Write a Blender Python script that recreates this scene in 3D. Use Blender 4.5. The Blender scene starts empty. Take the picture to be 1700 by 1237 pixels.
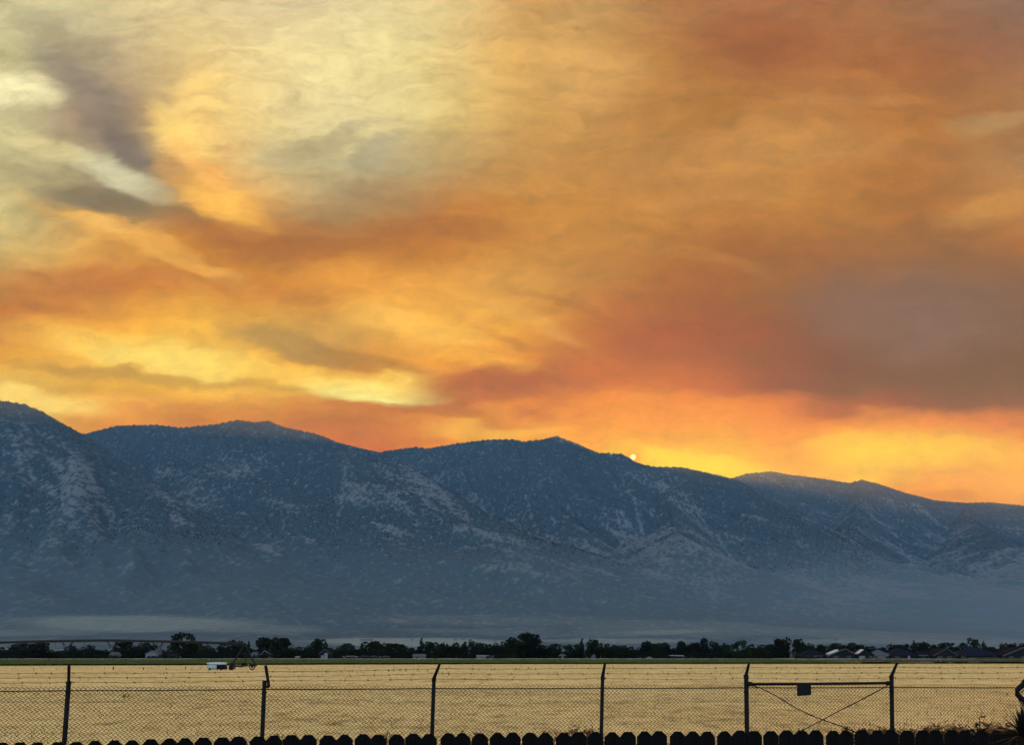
import bpy, math, random
import numpy as np

# ---------------------------------------------------------------- camera, world, sun
scene = bpy.context.scene
col = scene.collection
R = math.radians
F = 1472.0                 # focal length in pixels of the 1700 px wide photograph
HZ = 1088.0                # row of the level horizon
PITCH = R(5.0)
PY = HZ - F * math.tan(PITCH)
CAM_H = 2.45

def ray(u, v):
    """photo pixel -> world direction (x right, y forward, z up)"""
    a = (u - 850.0) / F; b = -(v - PY) / F
    return (a, math.cos(PITCH) - b * math.sin(PITCH), math.sin(PITCH) + b * math.cos(PITCH))

def at(u, v, Y):
    d = ray(u, v); k = Y / d[1]
    return (d[0] * k, Y, CAM_H + d[2] * k)

cam_data = bpy.data.cameras.new('camera')
cam = bpy.data.objects.new('camera', cam_data)
col.objects.link(cam)
cam.location = (0, 0, CAM_H)
cam.rotation_euler = (math.pi / 2 + PITCH, 0, 0)
cam_data.sensor_width = 36.0
cam_data.lens = 36.0 * F / 1700.0
cam_data.shift_y = (PY - 618.5) / 1700.0
cam_data.clip_start = 0.1
cam_data.clip_end = 40000.0
scene.camera = cam

scene.view_settings.view_transform = 'Standard'
scene.view_settings.look = 'None'
EXPO = 2.78              # the photograph is exposed for the shaded valley
scene.view_settings.exposure = EXPO
scene.view_settings.gamma = 1.0
scene.view_settings.use_curve_mapping = False
scene.render.engine = 'CYCLES'
scene.cycles.use_denoising = True
scene.cycles.max_bounces = 5
scene.cycles.diffuse_bounces = 2
scene.cycles.glossy_bounces = 2
scene.cycles.transparent_max_bounces = 8
scene.cycles.volume_bounces = 0
scene.cycles.sample_clamp_indirect = 4.0
scene.cycles.use_adaptive_sampling = True
scene.cycles.adaptive_threshold = 0.015
scene.cycles.adaptive_min_samples = 16

def lin(c):
    out = []
    for x in c:
        x = x / 255.0
        out.append(x / 12.92 if x <= 0.04045 else ((x + 0.055) / 1.055) ** 2.4)
    return tuple(out)

# the air between the camera and the sky veils the smoke layer: what the layer itself must give off
HAZE_D = 2.5e-5; HAZE_TOP = 2010.0
def sky_lin(c, u, v):
    k = min(1.0, max(0.0, (u - 700) / 300.0)) * min(1.0, max(0.0, (690 - v) / 60.0))
    q = min(1.0, max(0.0, (750 - u) / 200.0)) * min(1.0, max(0.0, (330 - v) / 100.0))
    c = (c[0] * (1 - .085 * k), c[1] * (1 - .10 * k), c[2] * (1 - .05 * k) * (1 + .09 * q))
    c = lin(c); d = ray(u, v); h = math.hypot(d[0], d[1])
    L = min(9900.0 * math.hypot(1, d[2] / h), HAZE_TOP / max(1e-3, d[2]) * math.sqrt(h * h + d[2] ** 2))
    T = math.exp(-HAZE_D * L); J = (0.74, 0.66, 0.53)
    return tuple(max(0.002, (c[k] - (1 - T) * J[k]) / T) for k in range(3))

SUN_DIR = ray(1051, 770)
sun_n = math.sqrt(sum(c * c for c in SUN_DIR))
SUN_DIR = tuple(c / sun_n for c in SUN_DIR)
SUN_EL = math.asin(SUN_DIR[2]); SUN_AZ = math.atan2(SUN_DIR[0], SUN_DIR[1])

world = bpy.data.worlds.new('World')
scene.world = world
world.use_nodes = True
try:
    world.cycles.sampling_method = 'MANUAL'
    world.cycles.sample_map_resolution = 512
except Exception:
    pass

def build_sky():
    nt = world.node_tree; N = nt.nodes; L = nt.links
    N.clear()
    def node(t, **kw):
        n = N.new(t)
        for k, v in kw.items():
            setattr(n, k, v)
        return n
    def put(sock, val):
        if hasattr(val, 'links') or isinstance(val, bpy.types.NodeSocket):
            L.new(val, sock)
        else:
            sock.default_value = val
    def math_(op, a, b=0.0, clamp=False):
        n = node('ShaderNodeMath', operation=op, use_clamp=clamp)
        put(n.inputs[0], a); put(n.inputs[1], b)
        return n.outputs[0]
    def vmath(op, a, b=None):
        n = node('ShaderNodeVectorMath', operation=op)
        put(n.inputs[0], a)
        if b is not None:
            if op == 'SCALE': put(n.inputs['Scale'], b)
            else: put(n.inputs[1], b)
        return n
    def maprange(v, a, b, c, d, interp='LINEAR'):
        n = node('ShaderNodeMapRange', interpolation_type=interp, clamp=True)
        put(n.inputs['Value'], v)
        n.inputs['From Min'].default_value = a; n.inputs['From Max'].default_value = b
        n.inputs['To Min'].default_value = c; n.inputs['To Max'].default_value = d
        return n.outputs['Result']
    def mixc(f, a, b, blend='MIX'):
        n = node('ShaderNodeMix', data_type='RGBA', blend_type=blend, clamp_factor=True)
        put(n.inputs[0], f); put(n.inputs[6], a); put(n.inputs[7], b)
        return n.outputs[2]
    def noise(vec, scale, detail=3.0, rough=0.5, dist=0.0):
        n = node('ShaderNodeTexNoise', noise_dimensions='2D')
        put(n.inputs['Vector'], vec)
        n.inputs['Scale'].default_value = scale; n.inputs['Detail'].default_value = detail
        n.inputs['Roughness'].default_value = rough; n.inputs['Distortion'].default_value = dist
        return n
    def mapping(vec, loc=(0, 0, 0), rot=0.0, scale=(1, 1, 1), vt='POINT'):
        n = node('ShaderNodeMapping', vector_type=vt)
        put(n.inputs['Vector'], vec)
        n.inputs['Location'].default_value = loc
        n.inputs['Rotation'].default_value = (0, 0, rot)
        n.inputs['Scale'].default_value = scale
        return n.outputs[0]

    tc = node('ShaderNodeTexCoord')
    sep = node('ShaderNodeSeparateXYZ'); L.new(tc.outputs['Generated'], sep.inputs[0])
    yy = math_('MAXIMUM', sep.outputs['Y'], 0.22)
    s0 = math_('DIVIDE', sep.outputs['X'], yy)
    t0 = math_('DIVIDE', sep.outputs['Z'], yy)
    com = node('ShaderNodeCombineXYZ'); L.new(s0, com.inputs[0]); L.new(t0, com.inputs[1])
    st = com.outputs[0]
    # turbulent drift of the smoke: large slow folds and smaller curls
    n1 = noise(mapping(st, (3.1, 1.7, 0), 0.25, (2.2, 4.5, 1)), 2.2, 2.0, 0.5)
    n2 = noise(mapping(st, (7.7, 2.9, 0), 0.15, (2.0, 5.0, 1)), 5.5, 5.0, 0.62, 0.2)
    w1 = vmath('SCALE', vmath('SUBTRACT', n1.outputs['Color'], (0.5, 0.5, 0.5)).outputs[0], 0.034)
    w2 = vmath('SCALE', vmath('SUBTRACT', n2.outputs['Color'], (0.5, 0.5, 0.5)).outputs[0], 0.036)
    warped = vmath('ADD', vmath('ADD', st, w1.outputs[0]).outputs[0], w2.outputs[0]).outputs[0]
    flat = vmath('MULTIPLY', warped, (1, 1, 0)).outputs[0]
    flat1 = vmath('ADD', flat, (0, 0, 1)).outputs[0]
    sp = node('ShaderNodeSeparateXYZ'); L.new(flat, sp.inputs[0])

    def st_of(u, v):
        d = ray(u, v); return d[0] / d[1], d[2] / d[1]

    S0, S1 = -0.62, 0.62
    fac = maprange(sp.outputs[0], S0, S1, 0.0, 1.0)
    rows = [
      (0,   [(0,203,195,138),(150,210,198,138),(300,222,203,138),(500,214,198,140),(680,226,208,148),(850,214,172,108),(1000,208,165,100),(1120,190,136,84),(1300,178,122,82),(1500,168,122,84),(1700,150,120,98)]),
      (90,  [(0,196,190,128),(100,170,158,118),(200,190,172,122),(320,224,198,126),(480,236,216,142),(680,232,215,145),(820,226,186,112),(960,226,176,100),(1080,204,148,82),(1230,172,112,72),(1400,184,122,74),(1560,166,112,76),(1700,164,118,88)]),
      (190, [(0,206,198,136),(110,168,150,112),(210,170,146,106),(320,238,202,116),(460,226,206,134),(600,230,214,146),(720,220,198,130),(850,222,178,104),(1000,208,156,88),(1150,190,136,74),(1350,196,138,80),(1550,184,126,74),(1700,184,134,84)]),
      (270, [(0,192,182,128),(120,176,164,118),(240,160,146,110),(320,218,170,100),(450,206,186,126),(600,180,168,124),(740,186,158,108),(900,200,150,86),(1080,202,148,84),(1300,206,150,84),(1500,190,130,74),(1700,182,138,90)]),
      (340, [(0,204,190,132),(140,150,134,104),(260,158,138,102),(380,232,172,96),(500,186,152,104),(620,172,136,94),(760,190,130,76),(900,208,146,76),(1100,204,144,78),(1350,200,140,76),(1550,178,122,74),(1700,206,148,84)]),
      (410, [(0,204,176,112),(150,222,168,92),(300,196,134,72),(450,176,118,62),(620,182,118,64),(760,200,132,70),(900,208,148,80),(1050,196,138,76),(1200,178,120,70),(1400,172,118,76),(1560,160,116,80),(1700,176,120,76)]),
      (480, [(0,190,132,72),(150,194,126,62),(300,206,140,66),(480,210,142,68),(650,232,162,78),(800,226,166,86),(950,208,150,84),(1100,182,120,68),(1280,162,112,78),(1450,146,112,88),(1600,136,110,90),(1700,138,110,90)]),
      (545, [(0,214,146,66),(150,236,168,74),(300,242,180,82),(430,220,168,86),(560,206,160,90),(700,238,178,88),(860,236,168,82),(1000,200,124,66),(1150,176,104,62),(1300,150,102,78),(1500,136,108,92),(1700,130,106,90)]),
      (600, [(0,232,172,82),(150,236,184,92),(280,248,206,106),(420,240,186,92),(560,216,150,76),(700,232,158,74),(830,234,158,72),(950,206,132,58),(1080,196,120,56),(1200,174,110,64),(1350,142,98,76),(1500,132,102,88),(1700,126,100,84)]),
      (640, [(0,230,190,104),(150,224,172,86),(320,242,186,90),(480,248,198,98),(620,252,212,108),(730,196,128,68),(860,180,106,60),(960,216,128,52),(1060,226,132,48),(1180,208,120,52),(1300,162,104,66),(1450,132,94,76),(1700,128,96,76)]),
      (672, [(0,244,206,114),(120,246,194,104),(300,228,158,80),(480,214,146,76),(620,208,140,74),(760,196,124,68),(880,234,146,58),(1000,246,154,50),(1120,246,154,50),(1250,240,144,50),(1350,212,126,54),(1460,158,100,64),(1700,136,96,72)]),
      (706, [(0,244,190,104),(200,232,158,84),(400,212,142,78),(600,206,136,76),(740,232,156,78),(860,250,174,78),(1000,246,160,56),(1150,244,156,52),(1300,244,152,54),(1440,246,160,58),(1560,234,144,58),(1700,214,132,62)]),
      (745, [(0,236,170,92),(400,218,144,80),(640,226,142,76),(900,248,176,72),(1080,248,178,56),(1200,248,186,58),(1320,246,170,58),(1430,250,206,88),(1560,250,196,78),(1700,246,170,60)]),
      (800, [(0,228,156,84),(640,226,140,74),(1000,250,190,60),(1150,254,212,62),(1280,250,188,64),(1440,246,180,76),(1560,242,164,72),(1700,246,172,72)]),
    ]
    color = None; tprev = None
    for (py, stops) in rows[::-1]:
        ramp = node('ShaderNodeValToRGB')
        cr = ramp.color_ramp; cr.interpolation = 'CARDINAL'
        L.new(fac, ramp.inputs[0])
        els = cr.elements
        while len(els) > 1: els.remove(els[0])
        first = True
        for st_ in stops:
            pos = (st_of(st_[0], py)[0] - S0) / (S1 - S0)
            pos = min(1.0, max(0.0, pos))
            if first:
                e = els[0]; e.position = pos; first = False
            else:
                e = els.new(pos)
            c = sky_lin(st_[1:4], st_[0], py); e.color = (c[0], c[1], c[2], 1)
        t = st_of(850, py)[1]
        if color is None:
            color = ramp.outputs[0]
        else:
            color = mixc(maprange(sp.outputs[1], tprev, t, 0, 1), color, ramp.outputs[0])
        tprev = t
    # single plumes and gaps in the smoke: centre, half axes, tilt, colour, opacity
    patches = [
      (150,165,190,52,47,(126,120,102),.5),(215,240,85,36,48,(112,108,98),.66),(110,60,120,40,30,(150,140,104),.35),
      (190,345,170,34,12,(120,114,96),.7),(330,372,110,20,14,(150,122,84),.5),(195,285,130,32,30,(212,208,162),.8),
      (25,150,100,40,8,(250,240,170),.8),(75,235,100,24,18,(230,214,142),.6),(40,280,90,16,12,(160,148,112),.5),
      (318,175,48,90,0,(248,208,116),.6),(300,228,110,36,46,(255,216,114),.75),(335,285,110,28,50,(246,186,102),.55),(288,290,34,62,-25,(196,150,94),.6),
      (375,352,115,46,28,(252,190,94),.9),(350,300,60,26,45,(240,176,98),.7),
      (500,248,120,26,-16,(166,152,112),.5),(625,250,80,30,-22,(164,160,126),.5),(590,210,70,14,-18,(168,158,118),.4),
      (600,325,150,36,-14,(160,132,96),.5),(730,378,160,34,2,(158,102,62),.6),(560,392,230,36,6,(168,110,62),.5),
      (420,405,210,32,12,(168,108,56),.75),(240,408,270,26,22,(246,184,96),.6),(150,370,90,12,20,(248,196,110),.6),
      (170,462,190,28,4,(190,120,56),.6),(445,485,150,20,8,(190,124,60),.6),(40,515,150,20,2,(184,120,62),.65),
      (260,588,230,34,9,(255,224,118),.85),(150,560,200,24,4,(250,190,86),.5),
      (612,652,150,32,7,(255,246,150),1.0),(560,630,260,30,8,(250,204,100),.55),
      (490,572,150,30,11,(172,140,92),.85),(610,596,130,20,14,(180,130,76),.65),
      (190,620,260,16,5,(190,150,88),.75),(420,636,120,12,8,(186,144,86),.5),
      (690,540,150,30,14,(252,194,98),.6),(800,600,150,20,12,(248,182,86),.6),(640,470,170,30,8,(236,164,80),.5),
      (880,535,150,18,26,(236,184,104),.35),(930,505,120,9,20,(150,100,60),.3),(850,565,100,10,22,(186,124,66),.4),
      (830,645,200,44,-4,(180,112,58),.8),(700,690,190,18,4,(194,126,72),.6),
      (1080,622,210,34,5,(218,126,46),.4),(1150,560,160,40,0,(174,106,62),.35),
      (1160,775,220,32,8,(255,220,66),.9),(1430,735,130,26,0,(254,208,90),.5),(1590,752,190,28,-3,(250,196,80),.5),(820,712,150,18,-6,(254,194,98),.7),
      (60,668,140,26,10,(252,218,124),.8),(330,690,160,14,4,(206,140,78),.5),
      (1500,520,260,100,4,(138,116,104),.65),(1560,385,150,34,-22,(162,116,78),.6),(1640,345,110,26,-14,(224,164,90),.6),
      (1640,205,110,24,-10,(190,162,108),.5),(1330,240,220,44,0,(216,160,90),.5),(1250,60,150,50,8,(168,106,70),.6),
      (960,115,130,80,0,(230,182,106),.5),(1000,230,160,16,-4,(186,142,84),.5),(1120,420,200,22,14,(214,154,88),.3),
      (1180,330,240,14,-3,(214,156,88),.4),(1450,110,160,18,6,(176,112,70),.5),(1400,170,190,16,-3,(208,150,88),.4),
    ]
    for (cx, cy, rx, ry, rot, c, op) in patches:
        s, t = st_of(cx, cy)
        k = (st_of(cx + 10, cy)[0] - s) / 10
        ca, sa = math.cos(R(rot)), math.sin(R(rot))
        e1 = (ca / (rx * k), -sa / (rx * k)); e2 = (sa / (ry * k), ca / (ry * k))
        p = vmath('DOT_PRODUCT', flat1, (e1[0], e1[1], -(e1[0] * s + e1[1] * t))).outputs['Value']
        q = vmath('DOT_PRODUCT', flat1, (e2[0], e2[1], -(e2[0] * s + e2[1] * t))).outputs['Value']
        ma = node('ShaderNodeMath', operation='MULTIPLY_ADD')
        put(ma.inputs[0], q); put(ma.inputs[1], q); put(ma.inputs[2], math_('MULTIPLY', p, p))
        a = maprange(ma.outputs[0], 0.0, 1.0, op, 0.0, 'SMOOTHSTEP')
        cl = sky_lin(c, cx, cy)
        color = mixc(a, color, (cl[0], cl[1], cl[2], 1))
    # fibrous fine structure of the smoke
    f1 = noise(mapping(flat, (1, 2, 0), 0.22, (5, 16, 1)), 3.0, 4.0, 0.55, 0.4).outputs['Fac']
    f2 = noise(mapping(flat, (5, 1, 0), 0.1, (14, 34, 1)), 3.0, 3.0, 0.6, 0.3).outputs['Fac']
    g = math_('ADD', math_('MULTIPLY', math_('SUBTRACT', f1, 0.5), 0.60), math_('MULTIPLY', math_('SUBTRACT', f2, 0.5), 0.42))
    f3 = noise(mapping(flat, (2, 9, 0), 0.3, (30, 60, 1)), 4.0, 2.0, 0.6).outputs['Fac']
    g = math_('ADD', g, math_('MULTIPLY', math_('SUBTRACT', f3, 0.5), 0.16))
    color = vmath('SCALE', color, math_('MULTIPLY', math_('ADD', g, 1.0), 2.0 ** -EXPO)).outputs[0]
    # the clear dusk sky away from the smoke
    sky = node('ShaderNodeTexSky', sky_type='NISHITA')
    sky.sun_disc = False; sky.sun_elevation = SUN_EL; sky.sun_rotation = SUN_AZ
    sky.air_density = 1.0; sky.dust_density = 0.8; sky.ozone_density = 3.0
    clear = vmath('SCALE', sky.outputs[0], 0.11).outputs[0]
    veil = 0.85 * 2.0 ** -EXPO      # thin high smoke veils the rest of the sky evenly
    clear = mixc(0.42, clear, (veil, veil * 0.98, veil * 0.98, 1))
    cover = maprange(sep.outputs['Y'], -0.15, 0.6, 0.0, 1.0, 'SMOOTHSTEP')
    color = mixc(cover, clear, color)
    # the sun's disc
    dsun = vmath('DISTANCE', tc.outputs['Generated'])
    put(dsun.inputs[1], tuple(ray_unit(1051, 759)))
    dd = dsun.outputs['Value']
    aureole = maprange(dd, 0.0, 0.020, 0.9, 0.0, 'SMOOTHSTEP')
    color = mixc(aureole, color, (0.175, 0.052, 0.003, 1))
    limb = maprange(dd, 0.0044, 0.0066, 1.0, 0.0, 'SMOOTHSTEP')
    color = mixc(limb, color, (0.30, 0.062, 0.004, 1))
    disc = maprange(dd, 0.0010, 0.0038, 1.0, 0.0, 'SMOOTHSTEP')
    color = mixc(disc, color, (0.50, 0.34, 0.10, 1))
    bg = node('ShaderNodeBackground'); bg.inputs['Strength'].default_value = 1.0
    L.new(color, bg.inputs['Color'])
    out = node('ShaderNodeOutputWorld'); L.new(bg.outputs[0], out.inputs['Surface'])

def ray_unit(u, v):
    d = ray(u, v); n = math.sqrt(sum(c * c for c in d))
    return [c / n for c in d]

build_sky()

sun_data = bpy.data.lights.new('sun', 'SUN')
sun_data.energy = 4.0
sun_data.angle = R(0.5)
sun_data.color = (1.0, 0.28, 0.03)
sun = bpy.data.objects.new('sun', sun_data)
col.objects.link(sun)
from mathutils import Vector
sun.rotation_euler = Vector(SUN_DIR).to_track_quat('Z', 'Y').to_euler()

# ---------------------------------------------------------------- helpers
rng = random.Random(7)

class MB:
    """collects shapes, then becomes one mesh"""
    def __init__(self):
        self.v = []; self.f = []
    def add(self, vs, fs):
        o = len(self.v); self.v += [tuple(p) for p in vs]; self.f += [tuple(i + o for i in f) for f in fs]
        return self
    def box(self, c, s, rz=0.0):
        ca, sa = math.cos(rz), math.sin(rz); vs = []
        for dz in (-.5, .5):
            for dx, dy in ((-.5, -.5), (.5, -.5), (.5, .5), (-.5, .5)):
                x, y = dx * s[0], dy * s[1]
                vs.append((c[0] + x * ca - y * sa, c[1] + x * sa + y * ca, c[2] + dz * s[2]))
        return self.add(vs, [(3, 2, 1, 0), (4, 5, 6, 7), (0, 1, 5, 4), (1, 2, 6, 5), (2, 3, 7, 6), (3, 0, 4, 7)])
    def path(self, pts, rad, n=6, caps=True):
        pts = [Vector(p) for p in pts]
        if not isinstance(rad, (list, tuple)): rad = [rad] * len(pts)
        vs = []; fs = []
        up = Vector((0, 0, 1))
        for i, p in enumerate(pts):
            a = pts[max(0, i - 1)]; b = pts[min(len(pts) - 1, i + 1)]
            d = (b - a).normalized()
            ref = up if abs(d.z) < 0.95 else Vector((0, 1, 0))
            e1 = d.cross(ref).normalized(); e2 = e1.cross(d).normalized()
            for k in range(n):
                t = 2 * math.pi * k / n + math.pi / n
                vs.append(p + (e1 * math.cos(t) + e2 * math.sin(t)) * rad[i])
        for i in range(len(pts) - 1):
            for k in range(n):
                k2 = (k + 1) % n
                fs.append((i * n + k, i * n + k2, (i + 1) * n + k2, (i + 1) * n + k))
        if caps:
            fs.append(tuple(range(n - 1, -1, -1)))
            fs.append(tuple(range((len(pts) - 1) * n, len(pts) * n)))
        return self.add(vs, fs)
    def prism(self, outline, y0, y1):
        """outline in x,z; extruded along y"""
        n = len(outline)
        vs = [(x, y0, z) for x, z in outline] + [(x, y1, z) for x, z in outline]
        fs = [tuple(range(n)), tuple(range(2 * n - 1, n - 1, -1))]
        for k in range(n):
            k2 = (k + 1) % n
            fs.append((k2, k, n + k, n + k2))
        return self.add(vs, fs)
    def mesh(self, name, mat, smooth=False):
        me = bpy.data.meshes.new(name)
        me.from_pydata(self.v, [], self.f)
        me.materials.append(mat)
        if smooth:
            me.polygons.foreach_set('use_smooth', [True] * len(me.polygons))
        me.update()
        return me
    def build(self, name, mat, parent=None, smooth=False, loc=None):
        return link(name, self.mesh(name, mat, smooth), parent, loc)

def link(name, data, parent=None, loc=None):
    o = bpy.data.objects.new(name, data)
    col.objects.link(o)
    if parent is not None: o.parent = parent
    if loc is not None: o.location = loc
    return o

def np_mesh(name, V, Fq, mat, smooth=False):
    """numpy verts (n,3) and faces (m,k) -> mesh"""
    me = bpy.data.meshes.new(name)
    V = np.asarray(V, dtype=np.float32); Fq = np.asarray(Fq, dtype=np.int32)
    m, k = Fq.shape
    me.vertices.add(len(V)); me.vertices.foreach_set('co', V.ravel())
    me.loops.add(m * k); me.loops.foreach_set('vertex_index', Fq.ravel())
    me.polygons.add(m)
    me.polygons.foreach_set('loop_start', np.arange(0, m * k, k, dtype=np.int32))
    me.polygons.foreach_set('loop_total', np.full(m, k, dtype=np.int32))
    if smooth: me.polygons.foreach_set('use_smooth', np.ones(m, dtype=bool))
    me.update(calc_edges=True)
    me.materials.append(mat)
    return me

def tag(o, label, cat, group=None):
    o['label'] = label; o['category'] = cat
    if group: o['group'] = group
    return o

def thing(name, label, cat, loc=(0, 0, 0), rz=0.0, group=None):
    o = bpy.data.objects.new(name, None); col.objects.link(o)
    o.location = loc; o.rotation_euler = (0, 0, rz)
    return tag(o, label, cat, group)

def struct(o):
    o['kind'] = 'structure'; return o
def stuff(o):
    o['kind'] = 'stuff'; return o

def material(name, base, rough=0.8, metallic=0.0, var=0.25, scale=3.0, second=None, bump=0.0, bscale=30.0, spec=0.3, detail=4.0, coord='Object', stretch=(1, 1, 1)):
    m = bpy.data.materials.new(name); m.use_nodes = True
    nt = m.node_tree; N = nt.nodes; L = nt.links
    b = N['Principled BSDF']
    b.inputs['Roughness'].default_value = rough
    b.inputs['Metallic'].default_value = metallic
    b.inputs['Specular IOR Level'].default_value = spec
    tc = N.new('ShaderNodeTexCoord'); mp = N.new('ShaderNodeMapping')
    mp.inputs['Scale'].default_value = stretch
    L.new(tc.outputs[coord], mp.inputs[0])
    n = N.new('ShaderNodeTexNoise'); n.inputs['Scale'].default_value = scale; n.inputs['Detail'].default_value = detail
    n.inputs['Roughness'].default_value = 0.6
    L.new(mp.outputs[0], n.inputs['Vector'])
    r = N.new('ShaderNodeValToRGB'); L.new(n.outputs['Fac'], r.inputs[0])
    if second is None:
        lo = tuple(c * (1 - var) for c in base); hi = tuple(min(1, c * (1 + var)) for c in base)
    else:
        lo, hi = base, second
    r.color_ramp.elements[0].position = 0.32; r.color_ramp.elements[0].color = (*lo, 1)
    r.color_ramp.elements[1].position = 0.68; r.color_ramp.elements[1].color = (*hi, 1)
    L.new(r.outputs[0], b.inputs['Base Color'])
    if bump:
        n2 = N.new('ShaderNodeTexNoise'); n2.inputs['Scale'].default_value = bscale; n2.inputs['Detail'].default_value = 4
        L.new(mp.outputs[0], n2.inputs['Vector'])
        bp = N.new('ShaderNodeBump'); bp.inputs['Strength'].default_value = bump; bp.inputs['Distance'].default_value = 0.02
        L.new(n2.outputs['Fac'], bp.inputs['Height']); L.new(bp.outputs[0], b.inputs['Normal'])
    return m

ORD = ['first', 'second', 'third', 'fourth', 'fifth', 'sixth', 'seventh', 'eighth', 'ninth', 'tenth', 'eleventh', 'twelfth',
       'thirteenth', 'fourteenth', 'fifteenth', 'sixteenth', 'seventeenth', 'eighteenth', 'nineteenth', 'twentieth']
def place_word(u):
    e = [113, 440, 720, 1000, 1240, 1481]
    k = sum(u > x for x in e)
    if k == 0: return 'left of the first fence post'
    if k == 6: return 'right of the last fence post'
    return 'between the %s and %s fence posts' % (ORD[k - 1], ORD[k])

# ---------------------------------------------------------------- noise
def hash2(ix, iy, seed):
    h = (ix.astype(np.int64) * 374761393 + iy.astype(np.int64) * 668265263 + seed * 974634541) & 0xFFFFFFFF
    h = ((h ^ (h >> 13)) * 1274126177) & 0xFFFFFFFF
    h = h ^ (h >> 16)
    return (h & 0xFFFF).astype(np.float64) / 65535.0
def vnoise(x, y, seed=0):
    ix = np.floor(x); iy = np.floor(y); fx = x - ix; fy = y - iy
    fx = fx * fx * fx * (fx * (fx * 6 - 15) + 10); fy = fy * fy * fy * (fy * (fy * 6 - 15) + 10)
    a = hash2(ix, iy, seed); b = hash2(ix + 1, iy, seed); c = hash2(ix, iy + 1, seed); d = hash2(ix + 1, iy + 1, seed)
    return (a * (1 - fx) + b * fx) * (1 - fy) + (c * (1 - fx) + d * fx) * fy
def fbm(x, y, oct=5, seed=0, gain=0.5):
    s = 0; a = 1; t = 0
    for k in range(oct):
        s = s + a * vnoise(x * 2 ** k, y * 2 ** k, seed + k * 17); t += a; a *= gain
    return s / t
def ridged(x, y, oct=5, seed=0, gain=0.5):
    s = 0; a = 1; t = 0
    for k in range(oct):
        s = s + a * (1 - np.abs(2 * vnoise(x * 2 ** k, y * 2 ** k, seed + k * 31) - 1)); t += a; a *= gain
    return s / t
def sstep(a, b, x):
    t = np.clip((x - a) / (b - a), 0, 1); return t * t * (3 - 2 * t)

# ---------------------------------------------------------------- the mountain range
def dense(pts, step=45.0):
    """photo pixels with depth -> densely sampled crest in metres"""
    P = []
    for (u, v, Y) in pts:
        P.append(at(u, v, Y))
    P = np.array(P); out = []
    for i in range(len(P) - 1):
        n = max(2, int(np.linalg.norm(P[i + 1] - P[i]) / step))
        for k in range(n): out.append(P[i] + (P[i + 1] - P[i]) * k / n)
    out.append(P[-1])
    return np.array(out)

# crests and spurs: (pixel column, pixel row, distance), how far the flanks run, steepness
CRESTS = [
  ([(-420,690,5700),(-260,650,5600),(-120,648,5600),(0,663,5600),(40,669,5650),(70,682,5700),(100,700,5780),(135,720,5850),(165,748,5800),(210,790,5600),(280,845,5250),(360,905,4850),(440,965,4350),(500,1010,3900)], 2650, 1.25),
  ([(60,760,7300),(140,719,7000),(175,710,6950),(195,705,6900),(260,703,6850),(300,708,6850),(340,704,6800),(360,702,6780),(395,695,6750),(420,699,6700),(445,697,6650),(470,707,6620),(520,717,6550),(560,733,6450),(600,743,6350),(632,750,6250),(670,770,6100),(740,815,5800),(820,868,5400),(900,925,4950),(970,980,4450)], 2700, 1.25),
  ([(300,760,6500),(330,830,6000),(350,900,5300),(400,970,4600)], 1500, 1.2),
  ([(445,700,6650),(470,760,6200),(520,830,5700),(600,905,5100),(680,975,4500)], 1700, 1.2),
  ([(560,775,8200),(640,747,7800),(690,740,7750),(710,743,7700),(760,734,7650),(810,728,7600),(850,727,7550),(870,731,7550),(900,728,7500),(925,722,7450),(945,730,7400),(990,749,7300),(1030,752,7250),(1040,757,7240),(1050,764,7220),(1066,770,7210),(1085,773,7200),(1130,774,7150),(1170,783,7100),(1215,794,7000),(1260,835,6750),(1310,880,6350),(1370,935,5800),(1430,985,5200)], 2700, 1.25),
  ([(850,730,7500),(880,790,6900),(940,850,6300),(1010,915,5700),(1060,975,5000)], 1600, 1.2),
  ([(1130,778,7100),(1110,830,6500),(1120,880,5800),(1140,897,5200),(1190,925,4950),(1260,965,4600),(1330,1010,4200)], 1500, 1.1),
  ([(1140,897,5200),(1080,940,4900),(1010,990,4500)], 1300, 1.1),
  ([(1060,830,9900),(1215,793,9400),(1240,785,9350),(1280,781,9300),(1310,787,9250),(1360,793,9200),(1410,801,9100),(1430,795,9050),(1450,800,9000),(1500,817,8900),(1550,830,8800),(1600,834,8700),(1640,833,8650),(1700,839,8600),(1800,848,8400),(1950,850,8200),(2150,862,8000)], 3000, 1.2),
  ([(1430,800,9000),(1420,860,7900),(1400,905,6400),(1420,920,5700),(1490,935,5400),(1560,965,5100),(1640,1005,4700),(1700,1035,4300)], 1600, 1.1),
  ([(1400,905,6400),(1340,940,5700),(1290,985,5000)], 1300, 1.1),
  ([(1600,838,8650),(1620,870,7600),(1680,900,6700),(1780,940,6000),(1880,990,5200)], 1700, 1.1),
]

NX, NY = 760, 430
gx = np.linspace(-6800, 7600, NX)
gy = 1150 + (9780 - 1150) * np.linspace(0, 1, NY) ** 1.25
X, Y = np.meshgrid(gx.astype(np.float32), gy.astype(np.float32))

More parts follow.
